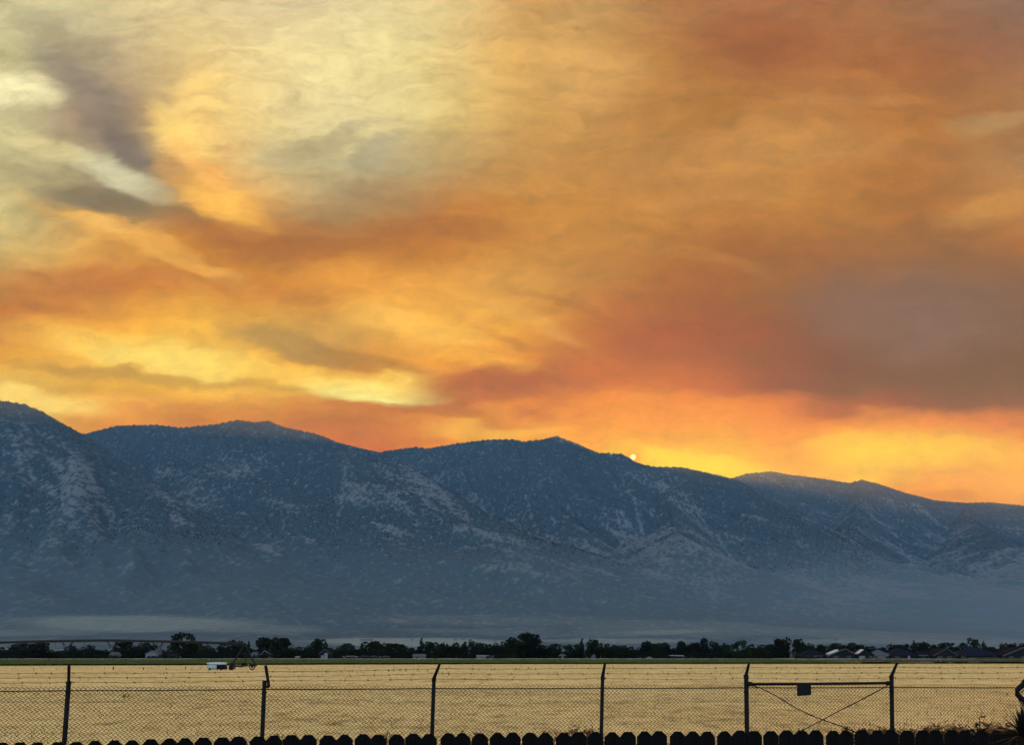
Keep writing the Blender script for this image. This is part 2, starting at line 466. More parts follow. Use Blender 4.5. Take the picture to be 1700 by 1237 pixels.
def build_height(X, Y):
    wx = X + 130 * (fbm(X / 620, Y / 620, 3, 5) - .5) * 2
    wy = Y + 130 * (fbm(X / 620, Y / 620, 3, 9) - .5) * 2
    # valley floor rising as an alluvial apron
    apron = 150 * sstep(1500, 4800, Y + 0.12 * np.abs(X)) ** 1.25 - 3.0
    apron += 26 * (fbm(X / 900, Y / 420, 4, 21) - .5) * sstep(1600, 3000, Y)
    H = np.full(X.shape, -50.0, np.float32); D = np.full(X.shape, 1e9, np.float32)
    ox = (wx - X).astype(np.float32); oy = (wy - Y).astype(np.float32)
    for pts, W, p in CRESTS:
        C = dense(pts).astype(np.float32)
        for c in C:
            # distance from the warped position away from the crest, exact on it
            d0 = np.hypot(X - c[0], Y - c[1])
            k = np.minimum(d0 * 0.002, 1)
            d = np.hypot(X + ox * k - c[0], Y + oy * k - c[1])
            h = c[2] * np.clip(1 - d / W, 0, 1) ** p
            H = np.maximum(H, h); D = np.minimum(D, d0)
    env = sstep(30, 600, D) * sstep(60, 420, H)
    u = X + 0.45 * Y
    er = ridged(u / 620, Y / 1500, 4, 40) - .62
    er2 = ridged(u / 210, Y / 520, 4, 55) - .62
    fine = fbm(X / 120, Y / 120, 4, 61) - .5
    H2 = H + env * (230 * er + 110 * er2) + 26 * fine * sstep(40, 500, D) * sstep(60, 300, H) + 5 * fine * sstep(60, 300, H)
    k = 60.0
    Z = np.maximum(H2, apron) + k * 0.25 * np.clip(1 - np.abs(H2 - apron) / k, 0, 1) ** 2 * sstep(20, 120, H)
    return Z, D, H, er, er2

Zm, Dm, Hm, er_m, er2_m = build_height(X, Y)
# bare granite and dry brush show through the forest on the spurs
u_ = X + 0.75 * Y
patch = fbm(u_ / 420, (Y - 0.4 * X) / 700, 5, 70, 0.6)
small = fbm(u_ / 120, Y / 150, 4, 77, 0.65)
streak = ridged(u_ / 230, Y / 1100, 3, 88)
low = 1 - sstep(300, 1300, Zm)
right = sstep(-500, 3500, X)
mid = np.exp(-((Zm - 750) / 420) ** 2)
rock = np.clip((patch - .52) * 1.9 + (small - .5) * 2.2 + (streak - .62) * .5 + 0.8 * er_m + 1.2 * er2_m + 0.20 * mid + 0.18 * right * low - 0.02, 0, 0.8)
rock *= 1 - 0.7 * sstep(1200, 1600, Zm) * (1 - .4 * right)
chute = ridged((X + 0.15 * Y) / 420, Y / 5000 + .3, 1, 141)
rock = np.maximum(rock, 0.75 * sstep(.955, .985, chute) * sstep(500, 800, Zm) * (1 - sstep(1250, 1500, Zm)) * (vnoise(X / 500, Y / 700, 9) > .45))
# rocky rounded foothills on the right
hu = 850 + F * X / (1.006 * Y); hv = HZ - F * (Zm - CAM_H) / Y
for (cu, cv, ru, rv) in ((1145, 945, 150, 75), (1430, 975, 190, 70), (1640, 960, 110, 70)):
    q = np.hypot((hu - cu) / ru, (hv - cv) / rv)
    rock = np.clip(rock + (1 - sstep(.4, 1.0, q)) * (.30 + .9 * (small - .5)), 0, .8)
dark_foot = np.exp(-((Zm - 260) / 130) ** 2) * (1 - sstep(-800, 1800, X))
rock *= 1 - 0.75 * dark_foot
apr = 1 - sstep(70, 190, Zm)
# pastures and dry fans on the apron: pixel centre, half size, weight
pu = 850 + F * X / (1.006 * Y); pv = HZ - F * (Zm - CAM_H) / Y
meadow = 0.22 * sstep(.46, .62, fbm(X / 700, Y / 420, 4, 95))
wob = 26 * (fbm(X / 260, Y / 260, 4, 97) - .5)
for (cu, cv, ru, rv, wt) in ((230, 1036, 230, 17, .55), (430, 1046, 130, 9, .35), (690, 1067, 190, 7, .8), (820, 1030, 260, 10, .22), (1110, 1050, 120, 5, .5), (1010, 1064, 150, 5, .5), (1500, 1066, 300, 5, .35), (40, 1052, 150, 8, .3)):
    q = np.hypot((pu - cu + 4 * wob) / ru, (pv - cv + .35 * wob) / rv)
    meadow = np.maximum(meadow, wt * (1 - sstep(.55, 1.1, q)))
apr = np.maximum(apr, sstep(.3, .5, meadow) * (1 - sstep(150, 260, Zm)))
rock = rock * (1 - apr) + apr * (0.1 + 0.5 * meadow)

def mountain_material():
    m = bpy.data.materials.new('mountain_slope'); m.use_nodes = True
    nt = m.node_tree; N = nt.nodes; L = nt.links
    b = N['Principled BSDF']; b.inputs['Roughness'].default_value = 0.95; b.inputs['Specular IOR Level'].default_value = 0.1
    at_ = N.new('ShaderNodeAttribute'); at_.attribute_name = 'bare'
    tc = N.new('ShaderNodeTexCoord')
    n = N.new('ShaderNodeTexNoise'); n.inputs['Scale'].default_value = 0.042; n.inputs['Detail'].default_value = 3; n.inputs['Roughness'].default_value = 0.6
    mp = N.new('ShaderNodeMapping'); mp.inputs['Scale'].default_value = (1.0, 0.38, 0.75)
    L.new(tc.outputs['Object'], mp.inputs[0]); L.new(mp.outputs[0], n.inputs['Vector'])
    a1 = N.new('ShaderNodeMath'); a1.operation = 'MULTIPLY_ADD'
    L.new(n.outputs['Fac'], a1.inputs[0]); a1.inputs[1].default_value = 4.4; a1.inputs[2].default_value = -2.30
    a2 = N.new('ShaderNodeMath'); a2.operation = 'ADD'; L.new(a1.outputs[0], a2.inputs[0]); L.new(at_.outputs['Fac'], a2.inputs[1])
    r = N.new('ShaderNodeValToRGB'); L.new(a2.outputs[0], r.inputs[0])
    e = r.color_ramp.elements
    e[0].position = 0.15; e[0].color = (0, 0, 0, 1)
    e[1].position = 0.8; e[1].color = (1, 1, 1, 1)
    sc = N.new('ShaderNodeAttribute'); sc.attribute_name = 'scrub_haze'
    fo = N.new('ShaderNodeMix'); fo.data_type = 'RGBA'; L.new(sc.outputs['Fac'], fo.inputs[0])  # low slopes: pale scrub with ground haze painted into its colour
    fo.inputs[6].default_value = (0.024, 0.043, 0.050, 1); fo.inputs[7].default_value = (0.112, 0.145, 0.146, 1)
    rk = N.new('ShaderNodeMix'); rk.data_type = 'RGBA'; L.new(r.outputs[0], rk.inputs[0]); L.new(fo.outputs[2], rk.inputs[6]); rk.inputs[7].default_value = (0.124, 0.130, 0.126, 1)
    # dry pasture on the valley apron
    ap = N.new('ShaderNodeAttribute'); ap.attribute_name = 'pasture'
    mx = N.new('ShaderNodeMix'); mx.data_type = 'RGBA'; L.new(ap.outputs['Fac'], mx.inputs[0]); L.new(rk.outputs[2], mx.inputs[6]); mx.inputs[7].default_value = (0.26, 0.27, 0.195, 1)
    L.new(mx.outputs[2], b.inputs['Base Color'])
    return m

idx = np.arange(NX * NY).reshape(NY, NX)
quads = np.stack([idx[:-1, :-1], idx[:-1, 1:], idx[1:, 1:], idx[1:, :-1]], -1).reshape(-1, 4)
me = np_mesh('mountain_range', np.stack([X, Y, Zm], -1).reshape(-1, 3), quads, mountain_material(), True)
attr = me.attributes.new('bare', 'FLOAT', 'POINT'); attr.data.foreach_set('value', rock.ravel().astype(np.float32))
attr = me.attributes.new('pasture', 'FLOAT', 'POINT'); attr.data.foreach_set('value', (0.8 * apr * meadow).ravel().astype(np.float32))
scrub_haze = np.clip((1 - sstep(120, 950, Zm)) * (.35 + .65 * right), 0, 1)  # paler towards the valley floor, scrub and painted ground haze together
attr = me.attributes.new('scrub_haze', 'FLOAT', 'POINT'); attr.data.foreach_set('value', scrub_haze.ravel().astype(np.float32))
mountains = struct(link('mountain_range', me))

# conifers on the slopes: far too many to count
def forest():
    nr = np.random.default_rng(3)
    M = 520000
    fx = nr.uniform(0, NX - 1.001, M); fy = nr.uniform(0, NY - 1.001, M)
    i = fx.astype(int); j = fy.astype(int); tx = fx - i; ty = fy - j
    def samp(A): return (A[j, i] * (1 - tx) + A[j, i + 1] * tx) * (1 - ty) + (A[j + 1, i] * (1 - tx) + A[j + 1, i + 1] * tx) * ty
    x = samp(X); y = samp(Y); z = samp(Zm); bare = samp(rock); dcr = samp(Dm)
    inview = np.abs(x / y) < 0.66
    # only slopes that face the valley, plus the crests
    zf = samp(np.gradient(Zm, axis=0) / np.gradient(Y, axis=0))
    dens = (1 - 0.85 * sstep(0.02, 0.5, bare)) * (0.15 + 0.85 * fbm(x / 260, y / 260, 3, 120)) * 1.0 * sstep(430, 800, z)
    belt = sstep(.54, .62, fbm(x / 420, y / 120, 3, 131))
    dens = np.where(z < 90, belt * 0.0, dens)
    crest = (dcr < 45) & (z > 800)
    dens = np.where(crest, 0.55 + 0.25 * (x > 1500), dens)
    keep = inview & ((zf > -0.05) | crest) & (nr.uniform(0, 1, M) < dens) & (z > 6)
    x, y, z = x[keep], y[keep], z[keep]
    n = len(x)
    h = nr.uniform(5, 13, n) * np.where(z < 110, 0.36, 1.0); r = h * nr.uniform(.26, .40, n) * np.where(z < 110, 2.6, 1.0); rot = nr.uniform(0, 6.28, n)
    V = np.zeros((n, 5, 3), np.float32)
    for k in range(4):
        V[:, k, 0] = x + r * np.cos(rot + k * math.pi / 2); V[:, k, 1] = y + r * np.sin(rot + k * math.pi / 2); V[:, k, 2] = z - 2
    V[:, 4, 0] = x; V[:, 4, 1] = y; V[:, 4, 2] = z + h
    o = (np.arange(n) * 5)[:, None]
    Fc = np.stack([np.concatenate([o + k, o + (k + 1) % 4, o + 4], 1) for k in range(4)], 1).reshape(-1, 3)
    me = np_mesh('mountain_forest', V.reshape(-1, 3), Fc, material('conifer_far', (0.012, 0.018, 0.013), 0.95, var=.4, scale=.004, spec=0.05))
    o = stuff(link('mountain_forest', me))
    tag(o, 'dark conifer forest scattered over the mountain slopes', 'forest')
forest()

# ---------------------------------------------------------------- ground, field, crop strip, road
M_STEEL = material('weathered_steel', (0.006, 0.006, 0.0065), 0.7, 0.0, .3, 20, spec=.08)
M_WOOD = material('dark_stained_cedar', (0.0055, 0.0048, 0.0045), 0.9, 0, .4, 6, bump=.4, bscale=60, spec=.04, stretch=(8, 8, 0.7))
M_BARK = material('bark', (0.012, 0.010, 0.008), 0.9, 0, .3, 8, spec=.1)
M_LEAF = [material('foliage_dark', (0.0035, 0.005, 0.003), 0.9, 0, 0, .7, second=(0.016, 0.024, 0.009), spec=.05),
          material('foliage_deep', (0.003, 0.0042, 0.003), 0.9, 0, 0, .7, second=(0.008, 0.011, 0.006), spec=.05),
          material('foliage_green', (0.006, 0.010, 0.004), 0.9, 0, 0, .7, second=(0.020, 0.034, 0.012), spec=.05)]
M_STRAW = material('straw', (0.60, 0.36, 0.11), 0.9, 0, 0, 1.5, second=(0.88, 0.54, 0.18), spec=.05)
M_DRYWEED = material('dry_weed', (0.10, 0.045, 0.016), 0.95, 0, 0, 3, second=(0.26, 0.13, 0.045), spec=.05)
M_WEED = material('field_weed', (0.05, 0.04, 0.015), 0.95, 0, 0, 3, second=(0.13, 0.10, 0.035), spec=.05)

ground = MB().add([(-11000, -3000, -.35), (11000, -3000, -.35), (11000, 9850, -.35), (-11000, 9850, -.35)], [(0, 1, 2, 3)])
struct(ground.build('ground', material('valley_floor', (0.20, 0.17, 0.09), .95, 0, 0, .004, second=(0.34, 0.29, 0.16), spec=0.0)))

def edge_y(x):
    return np.interp(x, [-320, -140, 0, 150, 320], [160, 190, 234, 246, 252])

def field_material():
    m = bpy.data.materials.new('stubble_field'); m.use_nodes = True
    nt = m.node_tree; N = nt.nodes; L = nt.links
    b = N['Principled BSDF']; b.inputs['Roughness'].default_value = .95; b.inputs['Specular IOR Level'].default_value = 0.0
    tc = N.new('ShaderNodeTexCoord')
    def noi(scale, st, det=5):
        mp = N.new('ShaderNodeMapping'); mp.inputs['Scale'].default_value = st; L.new(tc.outputs['Object'], mp.inputs[0])
        n = N.new('ShaderNodeTexNoise'); n.inputs['Scale'].default_value = scale; n.inputs['Detail'].default_value = det; n.inputs['Roughness'].default_value = .65
        L.new(mp.outputs[0], n.inputs['Vector']); return n.outputs['Fac']
    a = noi(1.2, (1, .45, 1)); c = noi(.12, (.7, .8, 1), 4); d = noi(6.0, (1, .5, 1), 3)
    s1 = N.new('ShaderNodeMath'); s1.operation = 'MULTIPLY_ADD'; L.new(c, s1.inputs[0]); s1.inputs[1].default_value = .55; L.new(a, s1.inputs[2])
    s2 = N.new('ShaderNodeMath'); s2.operation = 'MULTIPLY_ADD'; L.new(d, s2.inputs[0]); s2.inputs[1].default_value = .75; L.new(s1.outputs[0], s2.inputs[2])
    r = N.new('ShaderNodeValToRGB'); L.new(s2.outputs[0], r.inputs[0])
    e = r.color_ramp.elements
    e.new(.5)
    e[0].position = 0.0; e[1].position = .5; e[2].position = 1.0
    e[0].color = (.26, .16, .055, 1); e[1].color = (.74, .468, .158, 1); e[2].color = (.90, .60, .235, 1)
    mr = N.new('ShaderNodeMapRange'); mr.inputs['From Min'].default_value = .88; mr.inputs['From Max'].default_value = 1.42
    L.new(s2.outputs[0], mr.inputs['Value']); L.new(mr.outputs[0], r.inputs[0])
    tr = N.new('ShaderNodeAttribute'); tr.attribute_name = 'track'
    mx = N.new('ShaderNodeMix'); mx.data_type = 'RGBA'; L.new(tr.outputs['Fac'], mx.inputs[0]); L.new(r.outputs[0], mx.inputs[6]); mx.inputs[7].default_value = (.20, .125, .05, 1)
    L.new(mx.outputs[2], b.inputs['Base Color'])
    bp = N.new('ShaderNodeBump'); bp.inputs['Strength'].default_value = .5; bp.inputs['Distance'].default_value = .06
    L.new(d, bp.inputs['Height']); L.new(bp.outputs[0], b.inputs['Normal'])
    return m

def field():
    nx, ny = 260, 520
    tx = np.linspace(-260, 260, nx); ty = np.linspace(0, 1, ny) ** 1.7
    A, T = np.meshgrid(tx, ty)
    B = 9.0 + (edge_y(A) - 9.0) * T
    Z = 0.05 * (fbm(A / 7, B / 4, 4, 3) - .5) + 0.10 * (fbm(A / 60, B / 30, 3, 8) - .5)
    # sprinkler wheel tracks running across the field
    TRK = np.zeros_like(A)
    for yc, dep, wd_, st_ in ((28.6, .05, .25, .22), (32, .05, .3, .22), (37, .06, .35, .22), (47.2, .10, .5, .75), (56, .05, .5, .22), (66, .08, .8, .5), (82, .06, .8, .22), (100, .10, 1.2, .22), (128, .10, 1.5, .22), (160, .10, 2.0, .22)):
        q = B - (yc + 0.012 * A + 0.0004 * A * A)
        e_ = np.exp(-(q / wd_) ** 2); Z -= dep * e_
        TRK = np.maximum(TRK, st_ * e_ * sstep(.36, .62, fbm(A / 3.0, A * 0 + yc, 4, 33)))
    i = np.arange(nx * ny).reshape(ny, nx)
    q = np.stack([i[:-1, :-1], i[:-1, 1:], i[1:, 1:], i[1:, :-1]], -1).reshape(-1, 4)
    me = np_mesh('field', np.stack([A, B, Z], -1).reshape(-1, 3), q, field_material(), True)
    at_ = me.attributes.new('track', 'FLOAT', 'POINT'); at_.data.foreach_set('value', TRK.ravel().astype(np.float32))
    struct(link('field', me))
    yard = MB().add([(-60, -40, -.02), (60, -40, -.02), (60, 9.0, -.02), (-60, 9.0, -.02)], [(0, 1, 2, 3)])
    struct(yard.build('yard', material('yard_soil', (0.10, 0.075, 0.05), .95, 0, .3, 2, bump=.4, spec=0)))
field()

def blades(name, x, y, z0, h, w, mat, seed=0, lean=.25):
    """one two-triangle blade at each place"""
    nr = np.random.default_rng(seed); n = len(x)
    a = nr.uniform(0, math.pi, n); lx = nr.normal(0, lean, n) * h; ly = nr.normal(0, lean, n) * h
    V = np.zeros((n, 3, 3), np.float32)
    V[:, 0] = np.stack([x - np.cos(a) * w, y - np.sin(a) * w, z0], 1)
    V[:, 1] = np.stack([x + np.cos(a) * w, y + np.sin(a) * w, z0], 1)
    V[:, 2] = np.stack([x + lx, y + ly, z0 + h], 1)
    return np_mesh(name, V.reshape(-1, 3), np.arange(3 * n).reshape(-1, 3), mat)

def stubble():
    nr = np.random.default_rng(11); n = 90000
    y = 20 * (230 / 20) ** nr.uniform(0, 1, n); x = nr.uniform(-.62, .62, n) * y
    ok = y < edge_y(x) - 1
    x, y = x[ok], y[ok]; n = len(x)
    h = nr.uniform(.05, .16, n) * (1 + y / 160)
    o = stuff(link('field_stubble', blades('field_stubble', x, y, np.full(n, -.06), h + .06, .012 + y * .00022, M_STRAW, 12)))
    tag(o, 'cut golden straw stubble covering the field', 'stubble')
def flecks():
    nr = np.random.default_rng(17); n = 9000
    y = 22 * (225 / 22) ** nr.uniform(0, 1, n); x = nr.uniform(-.62, .62, n) * y
    ok = (y < edge_y(x) - 1) & (fbm(x / 5, y / 3, 3, 19) > .50)
    x, y = x[ok], y[ok]; n = len(x)
    o = stuff(link('dead_stalks', blades('dead_stalks', x, y, np.full(n, -.06), nr.uniform(.10, .26, n) * (1 + y / 200), .014 + y * .0003, material('dead_stalk', (.22, .145, .06), .95, 0, 0, 2, second=(.42, .29, .12), spec=.05), 18, .5)))
    tag(o, 'dark dead stalks flecking the stubble field', 'stalks')
flecks()

def strips():
    nr = np.random.default_rng(5)
    # irrigated green crop behind the stubble
    n = 60000
    x = nr.uniform(-230, 95, n); t = nr.uniform(0, 1, n) ** 1.5
    y = edge_y(x) + 2 + t * (312 - edge_y(x))
    M_CROP = material('green_crop', (0.045, 0.050, 0.010), .9, 0, 0, .12, second=(0.120, 0.120, 0.030), spec=.05)
    o = stuff(link('green_crop', blades('green_crop', x, y, -.1 + .75 * (y - edge_y(x)) / (312 - edge_y(x)), nr.uniform(.35, .65, n), np.full(n, .16), M_CROP, 6, .35)))
    tag(o, 'low green crop strip along the far edge of the stubble field', 'crop')
    base = MB()
    xs = np.linspace(-240, 100, 40)
    for a, b in zip(xs[:-1], xs[1:]):
        base.add([(a, edge_y(a) + 2, .06), (b, edge_y(b) + 2, .06), (b, 312, .80), (a, 312, .80)], [(0, 1, 2, 3)])
    struct(base.build('crop_soil', M_CROP))
    # dark blades in front of the crop
    n = 26000
    x = nr.uniform(-230, 260, n); y = edge_y(x) + nr.uniform(-1.2, 1.6, n)
    hh = nr.uniform(.34, .58, n) * np.where(x < 85, 1.0, .5 + .9 * (fbm(x / 9, x * 0, 3, 9) > .52))
    o = stuff(link('edge_blades', blades('edge_blades', x, y, np.full(n, -.08), hh, np.full(n, .13), M_LEAF[1], 8, .4)))
    tag(o, 'thin dark line of blades along the field edge', 'weeds')
    # brown rough ground before the houses on the right
    n = 26000
    x = nr.uniform(70, 260, n); y = edge_y(x) + 3 + nr.uniform(0, 1, n) * (345 - edge_y(x))
    d = fbm(x / 14, y / 10, 4, 71); ok = d > .46
    x, y, d = x[ok], y[ok], d[ok]
    o = stuff(link('rough_grass', blades('rough_grass', x, y, -.15 + .8 * (y - 250) / 95, nr.uniform(.2, .8, len(x)) * (d - .3) * 3, np.full(len(x), .2), M_WEED, 9, .4)))
    tag(o, 'rough brown grass between the stubble field and the houses on the right', 'grass')
    rb = MB().add([(100, 252, -.1), (270, 255, -.1), (270, 345, .70), (100, 345, .70)], [(0, 1, 2, 3)])
    struct(rb.build('rough_ground', material('rough_ground', (.10, .075, .04), .95, 0, 0, .15, second=(.30, .23, .13), spec=0)))
    rd = MB().add([(-300, 311, .82), (100, 311, .82), (300, 346, .72), (300, 352, .74), (100, 350, 1.05), (-300, 350, 1.05)], [(0, 1, 2, 3, 4, 5)])
    struct(rd.build('dirt_road', material('road_dirt', (.22, .18, .13), .95, 0, 0, .5, second=(.36, .31, .24), spec=0)))
strips()

# ---------------------------------------------------------------- trees
def crown_mesh(name, kind, seed, mat, leaves=620):
    """leaf clumps filling a crown of unit height and unit width"""
    r = random.Random(seed); lobes = []
    if kind == 'cone':
        for k in range(9):
            t = k / 8; w = (1 - t) * .46 + .05
            for q in range(3):
                a = r.uniform(0, 6.28); lobes.append((math.cos(a) * w * .4, math.sin(a) * w * .4, .08 + .86 * t, w * .62, .10))
    elif kind == 'dome':
        for k in range(16):
            a = r.uniform(0, 6.28); t = r.uniform(.1, .82); w = .42 * math.sqrt(max(.05, 1 - ((t - .3) / .72) ** 2)); q = r.uniform(.2, .8)
            lobes.append((math.cos(a) * w * q, math.sin(a) * w * q, t, .20, .17))
        lobes.append((0, 0, .5, .36, .42))
    elif kind == 'open':
        for k in range(15):
            a = r.uniform(0, 6.28); t = r.uniform(.3, .9); w = .44 * math.sqrt(max(.1, 1 - ((t - .55) / .5) ** 2)); q = r.uniform(.35, 1.0)
            lobes.append((math.cos(a) * w * q, math.sin(a) * w * q, t, r.uniform(.11, .19), r.uniform(.08, .13)))
        for k in range(7): lobes.append((r.uniform(-.3, .3), r.uniform(-.3, .3), r.uniform(.12, .4), .24, .18))
    elif kind == 'slim':
        for k in range(12):
            t = k / 11; lobes.append((r.uniform(-.18, .18), r.uniform(-.18, .18), .08 + .82 * t, .32 * (1 - .45 * t), .11))
    else:
        for k in range(18):
            a = r.uniform(0, 6.28); t = r.uniform(.08, .85); w = .44 * math.sqrt(max(.08, 1 - ((t - .4) / .62) ** 2)); q = r.uniform(.3, 1.0)
            lobes.append((math.cos(a) * w * q, math.sin(a) * w * q, t, r.uniform(.14, .22), r.uniform(.12, .18)))
        lobes.append((0, 0, .4, .36, .36))
    tot = sum(l[3] ** 1.5 for l in lobes); V = []; Fq = []
    for l in lobes:
        for k in range(int(leaves * l[3] ** 1.5 / tot) + 1):
            while True:
                p = [r.uniform(-1, 1) for _ in range(3)]; d = sum(c * c for c in p)
                if .05 < d < 1: break
            k_ = d ** -.25
            c = (l[0] + p[0] * k_ * l[3], l[1] + p[1] * k_ * l[3], l[2] + p[2] * k_ * l[4])
            if c[2] < .02: continue
            s = r.uniform(.025, .05)
            n = Vector((r.uniform(-1, 1), r.uniform(-1, 1), r.uniform(-.6, 1))).normalized()
            e1 = n.orthogonal().normalized(); e2 = n.cross(e1)
            a = r.uniform(0, 6.28); f1 = e1 * math.cos(a) + e2 * math.sin(a); f2 = n.cross(f1)
            o = len(V); c = Vector(c)
            V += [c + f1 * s * 1.3, c + f2 * s, c - f1 * s * 1.3, c - f2 * s]
            Fq.append((o, o + 1, o + 2, o + 3))
    me = bpy.data.meshes.new(name); me.from_pydata([tuple(v) for v in V], [], Fq); me.materials.append(mat); me.update()
    return me

def trunk_mesh(seed):
    r = random.Random(seed); b = MB()
    b.path([(0, 0, -.02), (r.uniform(-.01, .01), 0, .2), (r.uniform(-.03, .03), r.uniform(-.02, .02), .5), (0, 0, .82)], [.034, .026, .017, .006], 7)
    for k in range(6):
        z = r.uniform(.2, .6); a = r.uniform(0, 6.28); L_ = r.uniform(.16, .3)
        b.path([(0, 0, z), (math.cos(a) * L_ * .6, math.sin(a) * L_ * .6, z + L_ * .5), (math.cos(a) * L_, math.sin(a) * L_, z + L_ * 1.0)], [.012, .008, .003], 5)
    return b.mesh('trunk', M_BARK, True)

KINDS = ['round', 'dome', 'open', 'cone', 'slim']
CROWNS = {}
for ki, kd in enumerate(KINDS):
    CROWNS[kd] = [crown_mesh('crown', kd, 100 + ki * 10 + q, M_LEAF[q % 2], 1300 if kd in ('round', 'dome', 'open') else 800) for q in range(3)]
CROWNS['green'] = [crown_mesh('crown', 'open', 171, M_LEAF[2], 800)]
TRUNKS = [trunk_mesh(s) for s in range(4)]
LOOK = {'round': 'rounded', 'dome': 'dense domed', 'open': 'loose spreading', 'cone': 'pointed conical', 'slim': 'narrow upright', 'green': 'greener loose'}
TREES = []   # (u, top v, half width px, kind, distance)
for spec in """8 1075 14 round;30 1070 13 open;52 1069 12 round;70 1068 12 open;86 1079 9 round;98 1081 10 round;113 1081 10 dome;130 1082 10 round;
146 1078 9 open;159 1080 9 round;174 1079 10 round;208 1064 17 dome;232 1075 11 round;250 1073 10 open;270 1081 9 round;288 1084 8 round;303 1052 15 open;
322 1066 13 round;344 1073 11 round;362 1074 10 open;391 1064 18 round;413 1067 9 cone;444 1060 16 round;471 1060 16 dome;497 1074 15 round;517 1076 12 round;
531 1062 10 round;549 1075 11 open;563 1083 9 round;586 1079 10 round;600 1077 9 round;617 1066 14 round;641 1069 11 round;664 1070 11 open;683 1076 9 round;
700 1061 9 cone;715 1067 10 round;734 1070 10 dome;756 1067 13 round;772 1068 7 slim;785 1065 8 slim;800 1069 11 round;816 1070 11 round;831 1066 11 round;
850 1064 12 round;864 1050 15 open;884 1054 15 open;902 1071 12 round;920 1070 9 open;940 1072 11 green;955 1069 9 open;966 1062 4 slim;983 1063 9 round;996 1068 9 round;
1012 1069 10 round;1030 1073 12 round;1052 1074 12 round;1072 1065 10 dome;1089 1070 10 round;1108 1072 12 round;1134 1065 11 round;1150 1068 10 round;1166 1060 10 round;
1186 1066 9 dome;1204 1072 11 round;1218 1070 9 green;1233 1065 12 green;1252 1070 11 round;1274 1071 12 round;1297 1060 13 dome;1325 1062 10 dome;1345 1072 9 open;1362 1072 10 round;
1384 1074 10 round;1403 1072 10 round;1426 1071 10 round;1448 1073 11 round;1468 1075 9 round;1487 1070 11 dome;1503 1070 9 round;1517 1065 9 cone;1530 1068 10 open;1548 1071 11 round;
1569 1068 11 open;1588 1075 9 round;1601 1068 9 round;1617 1061 9 dome;1633 1066 8 cone;1648 1075 9 round;1662 1070 5 slim;1675 1069 9 dome;1695 1072 11 round""".replace('\n', '').split(';'):
    u, v, hw, kd = spec.split(); TREES.append((float(u), float(v), float(hw), kd))
counts = {}
TREES.sort()
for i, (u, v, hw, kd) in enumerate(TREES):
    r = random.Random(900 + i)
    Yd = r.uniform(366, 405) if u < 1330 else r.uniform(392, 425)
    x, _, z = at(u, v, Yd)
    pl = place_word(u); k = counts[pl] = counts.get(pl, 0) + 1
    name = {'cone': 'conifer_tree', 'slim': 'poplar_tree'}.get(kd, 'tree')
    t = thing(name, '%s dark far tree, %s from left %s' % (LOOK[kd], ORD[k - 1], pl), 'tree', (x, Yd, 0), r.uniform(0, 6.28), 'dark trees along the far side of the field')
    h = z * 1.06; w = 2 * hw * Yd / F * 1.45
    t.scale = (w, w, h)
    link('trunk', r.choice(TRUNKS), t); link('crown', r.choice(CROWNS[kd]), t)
# paler trees farther out in the valley
BACK = [(515,1068,9,900),(565,1070,9,950),(580,1067,12,950),(735,1065,7,1100),(795,1066,7,1100),(1100,1066,12,1300),(1345,1066,8,900),(1362,1068,9,950),(1390,1067,13,1000),(1417,1066,10,950),
        (1203,1066,10,1200),(1440,1072,10,950),(1682,1066,7,900),(1697,1067,8,900),(150,1070,12,1000),(120,1070,10,1000),(240,1066,11,1050)]
BACK.sort(); counts = {}
for i, (u, v, hw, Yd) in enumerate(BACK):
    x, _, z = at(u, v, Yd); r = random.Random(1700 + i)
    pl = place_word(u); k = counts[pl] = counts.get(pl, 0) + 1
    t = thing('valley_tree', 'hazy bluish valley tree, %s from left %s' % (ORD[k - 1], pl), 'tree', (x, Yd, -.3), r.uniform(0, 6), 'hazy trees out in the valley')
    w = 2 * hw * Yd / F * 1.1; t.scale = (w, w, z)
    link('trunk', r.choice(TRUNKS), t); link('crown', r.choice(CROWNS['round']), t)

